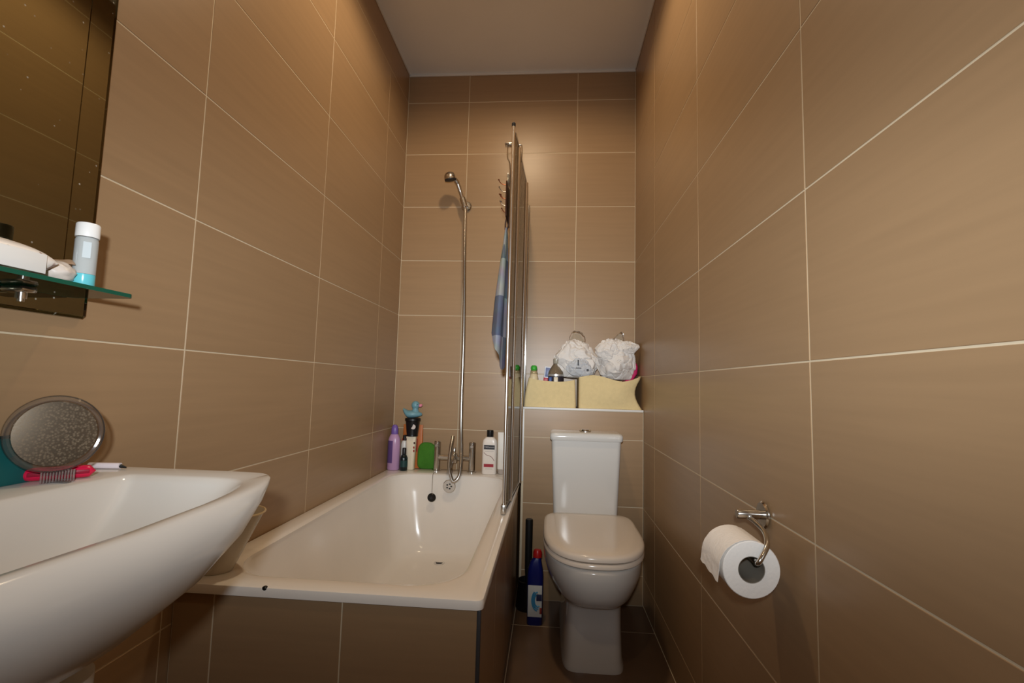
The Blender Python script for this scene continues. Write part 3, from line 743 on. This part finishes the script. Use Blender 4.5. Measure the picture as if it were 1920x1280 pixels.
for z, w, d in ((0, 0.050, 0.010), (0.02, 0.054, 0.011), (0.10, 0.054, 0.010), (0.16, 0.053, 0.008), (0.205, 0.052, 0.005), (0.222, 0.052, 0.0015)):
    rs.append(rrect(-w, w, -d, d, min(d * 0.9, 0.006), z, 3, 5))
loft(bm, rs); obj('film', bm, ORA, b, 50)
obj('red_band', box(-0.0545, 0.030, -0.0118, -0.0112, 0.085, 0.15), plain('red_print', (150, 48, 34), 0.4), b)
b = thing('cream_tube', 'cream squeeze tube with red print standing under the black tub', 'tube', (0.118, -0.062, RZ))
bm = bmesh.new()
loft(bm, [rrect(-0.019, 0.019, -0.018, 0.018, 0.012, 0), rrect(-0.021, 0.021, -0.020, 0.020, 0.014, 0.004), rrect(-0.021, 0.021, -0.020, 0.020, 0.014, 0.03), rrect(-0.0235, 0.0235, -0.018, 0.018, 0.012, 0.10), rrect(-0.026, 0.026, -0.015, 0.015, 0.008, 0.166)])
CT = obj('body', bm, mat('cream_plastic', (232, 220, 196), rough=0.35, var=0.02, scale=(20, 20, 20)), b, 50)
for i, (sx, sz) in enumerate(((-0.0235, 0.152), (0.021, 0.135), (0.019, 0.112), (0.0195, 0.095))):
    obj('print_mark', box(sx - 0.004, sx + 0.004, -0.0195, -0.0150, sz - 0.005, sz + 0.005, 0.0015), plain('red_mark', (150, 54, 40) if i > 1 else (60, 24, 22), 0.5), b)
b = thing('black_cream_tub', 'black tapered tub with round white sticker balanced on the cream tube', 'tub', (0.121, -0.062, RZ + 0.1668))
obj('tub', lathed([(0.0270, 0), (0.0290, 0.003), (0.0285, 0.010), (0.0360, 0.076), (0.0385, 0.078)], 32), plain('black_tub', (20, 20, 23), 0.3), b)
obj('lid', lathed([(0.0385, 0.0782), (0.0400, 0.080), (0.0400, 0.090), (0.038, 0.092), (0.0, 0.0925)], 32), BLACK, b)
bm = bmesh.new(); disc_y(bm, (0.012, -0.0300, 0.050), 0.0125, 0.0022, 24, 0.0003); st = obj('sticker', bm, plain('sticker_white', (214, 204, 200), 0.5), b)
b = thing('rubber_duck', 'pale blue rubber duck with pink beak sitting on the black tub', 'toy duck', (0.122, -0.062, RZ + 0.1668 + 0.0925))
DUCK = plain('duck_blue', (112, 158, 172), 0.35)
bm = bmesh.new(); rs = []
NB = 18
for j in range(NB + 1):
    t = j / NB; x = -0.052 + 0.098 * t
    w = 0.034 * (math.sin(PI * min(1, max(0.02, t)) ** 0.8)) ** 0.6 + 0.001
    h = 0.019 * (math.sin(PI * min(0.985, max(0.03, t)) ** 0.75)) ** 0.5 + 0.001
    zc = 0.020 + 0.020 * max(0, (0.28 - t) / 0.28) ** 1.4
    rs.append([Vector((x, w * math.cos(2 * PI * k / 20), max(0.0005, zc + h * math.sin(2 * PI * k / 20)))) for k in range(20)])
loft(bm, rs); obj('body', bm, DUCK, b, 60)
bm = bmesh.new(); bmesh.ops.create_uvsphere(bm, u_segments=24, v_segments=16, radius=0.0215)
for v in bm.verts:
    v.co = Vector((v.co.x * 0.98 + 0.010, v.co.y, v.co.z + 0.066))
lathe(bm, [(0.020, 0.032), (0.015, 0.044), (0.0145, 0.054)], 20, c=(0.010, 0, 0))
hd_ = obj('head', bm, DUCK, b, 60)
bm = bmesh.new(); bmesh.ops.create_uvsphere(bm, u_segments=16, v_segments=10, radius=0.011)
for v in bm.verts: v.co = Vector((v.co.x * 0.95 + 0.036, v.co.y * 1.0, v.co.z * (0.72 + 0.1) + 0.064 + 0.25 * max(0, v.co.x)))
obj('beak', bm, plain('beak_pink', (224, 138, 160), 0.35), hd_)
for s in (-1, 1):
    bm = bmesh.new(); bmesh.ops.create_uvsphere(bm, u_segments=8, v_segments=6, radius=0.0022, matrix=Matrix.Translation((0.024, s * 0.0155, 0.071))); obj('eye', bm, BLACK, hd_)
b = thing('green_bath_mitt', 'flat green bath mitt leaning on the wall left of the mixer', 'bath mitt', (0.195, -0.030, RZ))
bm = bmesh.new()
out = []
for k in range(40):
    t = 2 * PI * k / 40; c, s = math.cos(t), math.sin(t)
    n = 5 if s < 0 else 3.2
    x = 0.049 * math.copysign(abs(c) ** (2 / n), c); z = 0.066 + 0.066 * math.copysign(abs(s) ** (2 / n), s)
    if s > 0: z -= 0.05 * max(0, x) * 6 * max(0, x)/0.049
    out.append((x, z))
rs = [[Vector((x * f, y + z * 0.06, 0.066 + (z - 0.066) * f)) for x, z in out] for f, y in ((0.94, -0.010), (1.0, -0.006), (1.0, 0.004), (0.94, 0.008))]
loft(bm, rs); obj('pad', bm, mat('green_sponge', (64, 122, 34), rough=0.9, var=0.08, scale=(60, 60, 60), bump=0.5, bscale=300), b, 50)
bm = bmesh.new(); tube(bm, [(x * 1.0, -0.001 + z * 0.06, z) for x, z in out], 0.0022, 6, closed=True); obj('piping', bm, plain('green_piping', (52, 104, 30), 0.8), b)

b = thing('white_conditioner_bottle', 'white conditioner bottle with black cap right of the bath mixer', 'bottle', (0.528, -0.094, RZ))
bm = bmesh.new()
loft(bm, [rrect(-0.034, 0.034, -0.018, 0.018, 0.012, 0), rrect(-0.0365, 0.0365, -0.020, 0.020, 0.014, 0.004), rrect(-0.036, 0.036, -0.020, 0.020, 0.014, 0.150), rrect(-0.033, 0.033, -0.019, 0.019, 0.014, 0.166), rrect(-0.022, 0.022, -0.016, 0.016, 0.012, 0.178), rrect(-0.014, 0.014, -0.013, 0.013, 0.010, 0.181)])
obj('body', bm, plain('bottle_white', (236, 226, 216), 0.3), b, 50)
obj('cap', lathed([(0.0160, 0.1812), (0.0165, 0.183), (0.0165, 0.212), (0.015, 0.214), (0.0, 0.2145)], 24), BLACK, b)
flat_label('brand_band', b, -0.027, 0.027, -0.0203, 0.121, 0.142, (34, 32, 38)); txt(b, 'TRESemmé', 0.0105, (0, -0.0212, 0.1315), (190, 186, 186))
flat_label('red_band', b, -0.025, 0.023, -0.0203, 0.035, 0.050, (160, 32, 48))
bm = bmesh.new(); tube(bm, [(-0.026, -0.0203, 0.105), (-0.012, -0.0203, 0.093), (0.006, -0.0203, 0.088), (0.018, -0.0203, 0.078), (0.026, -0.0203, 0.066)], 0.0011, 6, 6); obj('swoosh', bm, plain('swoosh_red', (120, 50, 50), 0.5), b)
for zz, w in ((0.112, 0.022), (0.026, 0.018)): obj('small_print', box(-w, w, -0.0206, -0.0198, zz - 0.0006, zz + 0.0006), plain('grey_print', (150, 140, 136), 0.5), b)
b = thing('white_body_tube', 'plain white tube with grey base beside the conditioner bottle against the screen', 'tube', (0.592, -0.075, RZ))
bm = bmesh.new(); loft(bm, [rrect(-0.026, 0.026, -0.016, 0.016, 0.012, 0.022), rrect(-0.0265, 0.0265, -0.015, 0.015, 0.010, 0.10), rrect(-0.027, 0.027, -0.008, 0.008, 0.006, 0.175), rrect(-0.027, 0.027, -0.0015, 0.0015, 0.0012, 0.203)]); obj('body', bm, plain('tube_white', (228, 222, 212), 0.35), b, 50)
bm = bmesh.new(); loft(bm, [rrect(-0.022, 0.022, -0.016, 0.016, 0.012, 0), rrect(-0.025, 0.025, -0.017, 0.017, 0.013, 0.0215)]); obj('cap', bm, plain('grey_cap', (172, 160, 150), 0.4), b)

# ------------------------------------------------------------------ baskets and things on the ledge
FELT = mat('cream_felt', (222, 200, 150), rough=0.95, var=0.05, scale=(60, 60, 60), bump=0.5, bscale=400)
def basket(name, label, x0, x1, hfun, dfun, H):
    t = thing(name, label, 'basket', ((x0 + x1) / 2, -0.128, LZ + 0.0012), group=None)
    w = (x1 - x0) / 2; d = 0.098; bm = bmesh.new(); rs = []; NZ = 9
    base = lambda i, z: rrect(-w + i, w - i, -d + i, d - i, 0.014, z, 4, 10)
    def deform(r, v, ins):
        out = []
        for p in r:
            u = p.x / w
            h = H + (hfun(u) if p.y < 0 else 0.6 * hfun(u))
            dx, dy = dfun(u, v, p.y)
            out.append(Vector((p.x + dx, p.y + dy, v * h)))
        return out
    for k in range(NZ + 1): rs.append(deform(base(0, 0), k / NZ, 0))
    for k in range(NZ, -1, -1): rs.append([p + Vector((0, 0, 0.003 if k == 0 else 0)) for p in deform(base(0.004, 0), max(k / NZ, 0.0), 1)])
    loft(bm, rs, True, True); obj('felt', bm, FELT, t, 60)
    return t
def h1(u): return 0.012 * abs(u) ** 2.5 * (1 if u < 0 else 1.2) - 0.006 - 0.004 * u
def d1(u, v, y): return (-0.004 * math.sin(PI * v) * (1 if u < -0.9 else 0) + 0.02 * v * (1 - u) / 2 - 0.006 * v * max(0, u), 0.006 * math.sin(PI * u) * v + (0.012 * v * (1 - u * u) if y < 0 else -0.004 * v))
basket('felt_basket', 'cream felt basket on the left of the ledge holding upright bottles', 0.700, 0.946, h1, d1, 0.128)
def h2(u): return 0.014 * math.cos(PI * (u + 0.55)) + 0.020 * max(0, u - 0.35) + 0.002
def d2(u, v, y):
    s = max(0.0, (u - 0.4) / 0.6)
    return (-0.030 * s * math.sin(PI * min(1, v * 1.05)) + 0.002, (-0.014 * math.sin(PI * v) * math.cos(2.2 * u) if y < 0 else 0) + (0.016 * v * s if y < 0 else 0) + 0.006 * math.sin(3 * u + 4 * v) * (1 if y < 0 else 0) * v)
basket('felt_basket', 'slumped cream felt basket on the right of the ledge under the plastic bags', 0.956, 1.2505, h2, d2, 0.140)

LI = LZ + 0.0062
b = thing('green_capped_bottle', 'cream bottle with bright green ball cap in the left felt basket', 'bottle', (0.742, -0.150, LI))
obj('body', lathed([(0.020, 0), (0.022, 0.003), (0.022, 0.135), (0.0185, 0.150), (0.016, 0.153)], 24), plain('cream_bottle', (226, 206, 166), 0.35), b)
obj('collar', lathed([(0.0190, 0.1535), (0.0195, 0.156), (0.0165, 0.160), (0.0165, 0.163), (0.0185, 0.166), (0.012, 0.169)], 24), plain('gold_collar', (206, 184, 140), 0.25, metal=0.3), b)
obj('cap', lathed([(0.0125, 0.1692), (0.0160, 0.176), (0.0155, 0.186), (0.011, 0.193), (0.0, 0.195)], 24), plain('green_cap', (66, 176, 62), 0.3), b)
b = thing('toothpaste_tube', 'white toothpaste tube with blue and red print in the left felt basket', 'toothpaste', (0.798, -0.084, LI), (0, math.radians(5), 0))
bm = bmesh.new(); loft(bm, [rrect(-0.016, 0.016, -0.016, 0.016, 0.012, 0.02), rrect(-0.020, 0.020, -0.012, 0.012, 0.008, 0.1), rrect(-0.021, 0.021, -0.002, 0.002, 0.0015, 0.192)]); obj('body', bm, plain('tooth_white', (214, 216, 224), 0.3), b, 50)
obj('blue_print', box(-0.014, 0.012, -0.0085, -0.0040, 0.140, 0.186, 0.001), plain('tooth_blue', (104, 116, 158), 0.4), b)
obj('red_print', box(-0.020, 0.006, -0.0125, -0.0080, 0.112, 0.136, 0.001), plain('tooth_red', (178, 28, 44), 0.4), b)
obj('cap', lathed([(0.012, 0), (0.013, 0.02)], 16), plain('tooth_cap', (226, 226, 230), 0.4), b)
b = thing('clear_mouthwash_bottle', 'clear round-shouldered bottle with dark label in the left felt basket', 'bottle', (0.850, -0.150, LI))
obj('body', lathed([(0.034, 0), (0.038, 0.004), (0.038, 0.152), (0.036, 0.165), (0.025, 0.185), (0.015, 0.200), (0.0125, 0.204)], 28, 1, 0.8), thin_glass('amber_clear', (0.72, 0.66, 0.56), 0.08, body=(170, 152, 128), amount=0.42), b)
obj('cap', lathed([(0.0140, 0.2045), (0.0145, 0.206), (0.0145, 0.228), (0.012, 0.230), (0.0, 0.2302)], 20), plain('clear_cap', (160, 154, 140), 0.25), b)
lb_ = obj('label', lathed([(0.0385, 0.05), (0.0385, 0.143)], 28, 1, 0.8), plain('black_label', (44, 40, 48), 0.35), b)
obj('band', lathed([(0.0387, 0.1435), (0.0387, 0.153)], 28, 1, 0.8), plain('silver_band', (188, 184, 180), 0.25, metal=0.5), b)
obj('label_print', box(-0.010, 0.009, -0.0325, -0.0305, 0.08, 0.138, 0.0005), plain('label_cream', (222, 206, 178), 0.4), lb_)
obj('label_blue', box(-0.034, -0.020, -0.0290, -0.0225, 0.08, 0.138, 0.0005), plain('label_blue', (34, 66, 132), 0.4), lb_)

# plastic carrier bags
BAG = thin_glass('bag_film', (0.95, 0.94, 0.93), 0.4, 1.2, body=(252, 246, 240), amount=0.94)
BAGT = thin_glass('bag_handle_film', (0.94, 0.92, 0.88), 0.12, 1.4, body=(232, 214, 188), amount=0.34)
BAGG = thin_glass('bag_grey_film', (0.90, 0.91, 0.92), 0.35, 1.25, body=(220, 222, 226), amount=0.9)
def crumple(c, rx, ry, rz, seed, amp=0.16, planes=22, pleats=9):
    """crumpled film: flat facets meeting in creases, gathered into pleats towards the top"""
    rnd = random.Random(seed)
    N = []
    for i in range(planes):
        zc = 1 - 2 * (i + 0.5) / planes; a = i * 2.39996 + rnd.uniform(-0.4, 0.4); r = math.sqrt(max(0, 1 - zc * zc))
        N.append((Vector((r * math.cos(a), r * math.sin(a), zc)), rnd.uniform(0.80, 0.98)))
    bm = bmesh.new(); bmesh.ops.create_icosphere(bm, subdivisions=6, radius=1.0)
    sd = Vector((seed * 3.7, seed * 1.3, -seed))
    for v in bm.verts:
        d = v.co.normalized()
        dd = (d + Vector((noise.noise(d * 2.2 + sd), noise.noise(d * 2.2 + sd * 2), noise.noise(d * 2.2 - sd))) * 0.22).normalized()
        w = min(h / max(dd.dot(n), 0.2) for n, h in N)
        w = min(w, 1.12)
        ph = math.atan2(d.y, d.x); t = max(0.0, d.z) ** 1.3
        w += amp * 0.28 * t * math.sin(pleats * ph + 3 * noise.noise(d * 3 + sd))
        f = abs(noise.noise(dd * 2.4 + sd * 1.7)); w -= amp * 0.40 * max(0.0, 1 - f / 0.14)
        f = abs(noise.noise(dd * 3.6 - sd)); w -= amp * 0.08 * max(0.0, 1 - f / 0.14)
        p = Vector((d.x * rx * w, d.y * ry * w, d.z * rz * w))
        if p.z < -rz * 0.72: p.z = -rz * 0.72 + (p.z + rz * 0.72) * 0.15
        v.co = p + Vector(c)
    return bm
def ribbon(bm, pts, w, th=0.0006, smooth=6, wob=0.0):
    P = catmull(pts, smooth); rs = []
    for i, p in enumerate(P):
        ww = w * (1 + wob * math.sin(i * 1.1))
        rs.append([p + Vector((0, -ww, wob * 0.01 * math.sin(i * 2))), p + Vector((0.0, ww, wob * 0.01 * math.cos(i * 1.7))), p + Vector((th, ww, th)), p + Vector((th, -ww, th))])
    loft(bm, rs)
BB = LZ + 0.135
b = thing('plastic_carrier_bag', 'crumpled white carrier bag with black print on the left of the pile', 'plastic bag', (0.946, -0.118, BB))
bm = crumple((0.0, 0.0, 0.088), 0.112, 0.085, 0.104, 2, 0.20)
obj('film', bm, BAG, b, 24)
bm = crumple((0.018, -0.078, 0.052), 0.062, 0.030, 0.048, 5, 0.25, 22); obj('grey_fold', bm, BAGG, b, 16)
bm = bmesh.new(); ribbon(bm, [(-0.02, 0.0, 0.155), (-0.032, 0.005, 0.205), (-0.015, 0.008, 0.238), (0.022, 0.006, 0.236), (0.045, 0.0, 0.205), (0.035, -0.004, 0.160)], 0.022, wob=0.3)
loft(bm, [[Vector((x, y, z + 0.155)) for x, z in ((-0.024, 0), (-0.030, 0.045), (-0.012, 0.079), (0.020, 0.077), (0.040, 0.045), (0.030, 0.0))] for y in (0.012, 0.0128)])
obj('handle', bm, BAGT, b, 25)
INK = plain('bag_ink', (38, 38, 46), 0.5)
for q in ((0.004, 0.010, 0.066, 0.092), (-0.004, 0.022, 0.052, 0.0555), (0.046, 0.056, 0.040, 0.050)): obj('print', box(q[0], q[1], -0.116, -0.112, q[2], q[3], 0.0012), INK, b)
b = thing('plastic_carrier_bag', 'bulging white carrier bag on the right, resting on the slumped basket', 'plastic bag', (1.142, -0.125, BB))
bm = crumple((0.0, 0.0, 0.090), 0.100, 0.095, 0.116, 21, 0.20)
for v in bm.verts: v.co.x = min(v.co.x, 0.100)
obj('film', bm, BAG, b, 24)
bm = crumple((-0.040, -0.045, 0.140), 0.062, 0.044, 0.062, 12, 0.25, 20); obj('top_fold', bm, BAG, b, 16)
bm = crumple((0.052, -0.045, 0.158), 0.050, 0.036, 0.036, 15, 0.25, 18); obj('side_fold', bm, BAG, b, 16)
bm = bmesh.new(); ribbon(bm, [(-0.038, 0.0, 0.170), (-0.012, 0.005, 0.205), (0.018, 0.008, 0.236), (0.034, 0.006, 0.232), (0.038, 0.0, 0.195), (0.030, -0.004, 0.165)], 0.020, wob=0.3)
loft(bm, [[Vector((x, y, z)) for x, z in ((-0.034, 0.168), (-0.010, 0.203), (0.018, 0.233), (0.033, 0.229), (0.036, 0.19), (0.025, 0.166))] for y in (0.010, 0.0108)])
obj('handle', bm, BAGT, b, 25)
b = thing('pink_pouch', 'bright pink pouch in the right felt basket beside the wall', 'pouch', (1.226, -0.090, LI))
bm = bmesh.new(); loft(bm, [rrect(-0.050, -0.022, -0.040, 0.055, 0.008, 0.0), rrect(-0.054, -0.020, -0.045, 0.06, 0.010, 0.05), rrect(-0.044, -0.010, -0.045, 0.06, 0.010, 0.12), rrect(-0.022, 0.020, -0.045, 0.06, 0.010, 0.165), rrect(-0.018, 0.023, -0.045, 0.06, 0.010, 0.198), rrect(-0.012, 0.017, -0.040, 0.052, 0.010, 0.216)])
obj('body', bm, plain('pink_cloth', (196, 24, 92), 0.6), b, 50)
bm = bmesh.new(); tube(bm, [(0.003, -0.035, 0.2175), (0.003, 0.047, 0.2175)], 0.002, 6); obj('zip', bm, plain('pink_zip', (140, 18, 66), 0.5), b)

# ------------------------------------------------------------------ toilet brush and cleaner bottle
b = thing('toilet_brush', 'black toilet brush in its holder in the gap left of the toilet', 'toilet brush', (0.741, -0.318, 0))
obj('holder', lathed([(0.050, 0), (0.052, 0.004), (0.043, 0.112), (0.045, 0.118), (0.041, 0.1185), (0.038, 0.112), (0.030, 0.10), (0.0, 0.10)], 28), BLACK, b)
obj('handle', lathed([(0.010, 0.09), (0.012, 0.12), (0.0155, 0.16), (0.0165, 0.36), (0.0165, 0.374), (0.014, 0.377)], 18), plain('brush_black', (24, 23, 22), 0.45), b)
b = thing('toilet_cleaner_bottle', 'blue toilet cleaner bottle with red cap on the floor beside the toilet', 'bottle', (0.776, -0.455, 0))
BLUE = plain('cleaner_blue', (20, 28, 100), 0.28)
bm = bmesh.new(); loft(bm, [rrect(-0.029, 0.029, -0.019, 0.019, 0.014, 0.0, 5, 3), rrect(-0.032, 0.032, -0.021, 0.021, 0.016, 0.004, 5, 3), rrect(-0.033, 0.033, -0.022, 0.022, 0.017, 0.19, 5, 3), rrect(-0.030, 0.030, -0.021, 0.021, 0.016, 0.215, 5, 3), rrect(-0.022, 0.024, -0.018, 0.018, 0.014, 0.245, 5, 3), rrect(-0.008, 0.022, -0.013, 0.013, 0.011, 0.262, 5, 3)])
obj('body', bm, BLUE, b, 50)
obj('cap', lathed([(0.0165, 0.262), (0.0185, 0.264), (0.0180, 0.283), (0.014, 0.292), (0.0, 0.295)], 20, c=(0.007, 0, 0)), plain('cleaner_red', (176, 24, 24), 0.35), b)
LBL = mat('cleaner_label', (214, 214, 210), rough=0.4)
lab = obj('label', box(-0.0285, 0.0285, -0.0228, -0.0216, 0.035, 0.158, 0.0004), LBL, b)
bm = bmesh.new()
for k, (r, a0, a1) in enumerate(((0.030, 2.2, 4.6), (0.024, 1.6, 4.9), (0.018, 2.0, 5.2))):
    tube(bm, [(0.012 + r * math.cos(a0 + (a1 - a0) * i / 8) * 0.8, -0.0230, 0.100 + r * math.sin(a0 + (a1 - a0) * i / 8) * 1.35) for i in range(9)], 0.0032, 6)
obj('blue_swirl', bm, plain('swirl_blue', (70, 146, 190), 0.4), lab)
bm = bmesh.new(); add_box(bm, 0.006, 0.028, -0.0238, -0.0228, 0.098, 0.124, 0.0004); obj('dark_print', bm, plain('print_navy', (44, 48, 84), 0.4), lab)
obj('red_print', box(0.020, 0.0285, -0.0236, -0.0228, 0.048, 0.072, 0.0003), plain('print_red', (150, 60, 50), 0.4), lab)

# ------------------------------------------------------------------ toilet roll holder
HX, HY, HZ = RW, -1.489, 0.294 + K
h = thing('toilet_roll_holder', 'chrome toilet roll holder with round rose on the right wall', 'toilet roll holder', (HX, HY, HZ))
bm = bmesh.new(); disc_y(bm, (0, 0, 0), 0.0265, 0.008, 36, 0.003, 'x'); obj('rose', bm, CHROME, h)
bm = bmesh.new(); tube(bm, [(-0.007, 0, 0), (-0.054, 0, 0), (-0.056, 0, 0)], [0.0092, 0.0092, 0.0078], 20); obj('post', bm, CHROME, h)
RC = Vector((1.183 - HX, -1.6 - HY, 0.224 + K - HZ))
bar = RC + Vector((0.006, 0, 0.0155))
bm = bmesh.new(); tube(bm, [(-0.034, 0, -0.006), (-0.032, -0.030, -0.008), (-0.034, -0.075, -0.014), (-0.044, -0.108, -0.026), (-0.058, -0.121, -0.042), tuple(bar + Vector((0, -0.010, 0))), tuple(bar + Vector((0, 0.012, 0.001))), tuple(bar + Vector((0, 0.095, 0.001)))], 0.0048, 12, 8); obj('arm', bm, CHROME, h)
r = thing('toilet_roll', 'white toilet paper roll with loose torn end on the wall holder', 'toilet roll', (1.183, -1.6, 0.224 + K))
PAPER = mat('tissue', (252, 247, 241), rough=0.95, bump=0.35, bscale=160)
bm = bmesh.new(); N = 56
def cyl(rad, y): return [Vector((rad * math.cos(2 * PI * k / N), y, rad * math.sin(2 * PI * k / N))) for k in range(N)]
loft(bm, [cyl(0.0235, 0.0), cyl(0.0485, 0.0), cyl(0.0498, 0.0015), cyl(0.0498, 0.0985), cyl(0.0485, 0.1), cyl(0.0235, 0.1), cyl(0.0235, 0.0)], False, False)
bmesh.ops.remove_doubles(bm, verts=bm.verts, dist=1e-6); obj('paper', bm, PAPER, r, 40)
bm = bmesh.new(); loft(bm, [cyl(0.0232, 0.0008), cyl(0.0232, 0.0992), cyl(0.0222, 0.0992), cyl(0.0222, 0.0008), cyl(0.0232, 0.0008)], False, False); bmesh.ops.remove_doubles(bm, verts=bm.verts, dist=1e-6); obj('core', bm, plain('cardboard', (132, 124, 112), 0.9), r, 40)
bm = bmesh.new(); rs = []
NU = 12
for j in range(20):
    t = j / 19; row = []
    for i in range(NU + 1):
        y = 0.001 + 0.097 * i / NU
        if t < 0.55:
            a = math.radians(75 + 95 * t / 0.55); rr = 0.0506 + 0.004 * (t / 0.55) ** 2
            x, z = rr * math.cos(a), rr * math.sin(a)
        else:
            s = (t - 0.55) / 0.45; L = 0.034 - 0.006 * (i / NU) + 0.0015 * math.sin(i * 1.3)
            a = math.radians(170); x = 0.0546 * math.cos(a) - 0.004 * s; z = 0.0546 * math.sin(a) - L * s
        x += 0.0012 * noise.noise(Vector((y * 90, t * 9, 3))) - 0.001
        row.append(Vector((x, y, z)))
    rs.append(row)
rs2 = [[p + Vector((-0.0005, 0, 0.0004)) for p in row] for row in rs]
loft(bm, [a + b_[::-1] for a, b_ in zip(rs, rs2)]); obj('loose_end', bm, PAPER, r, 50)
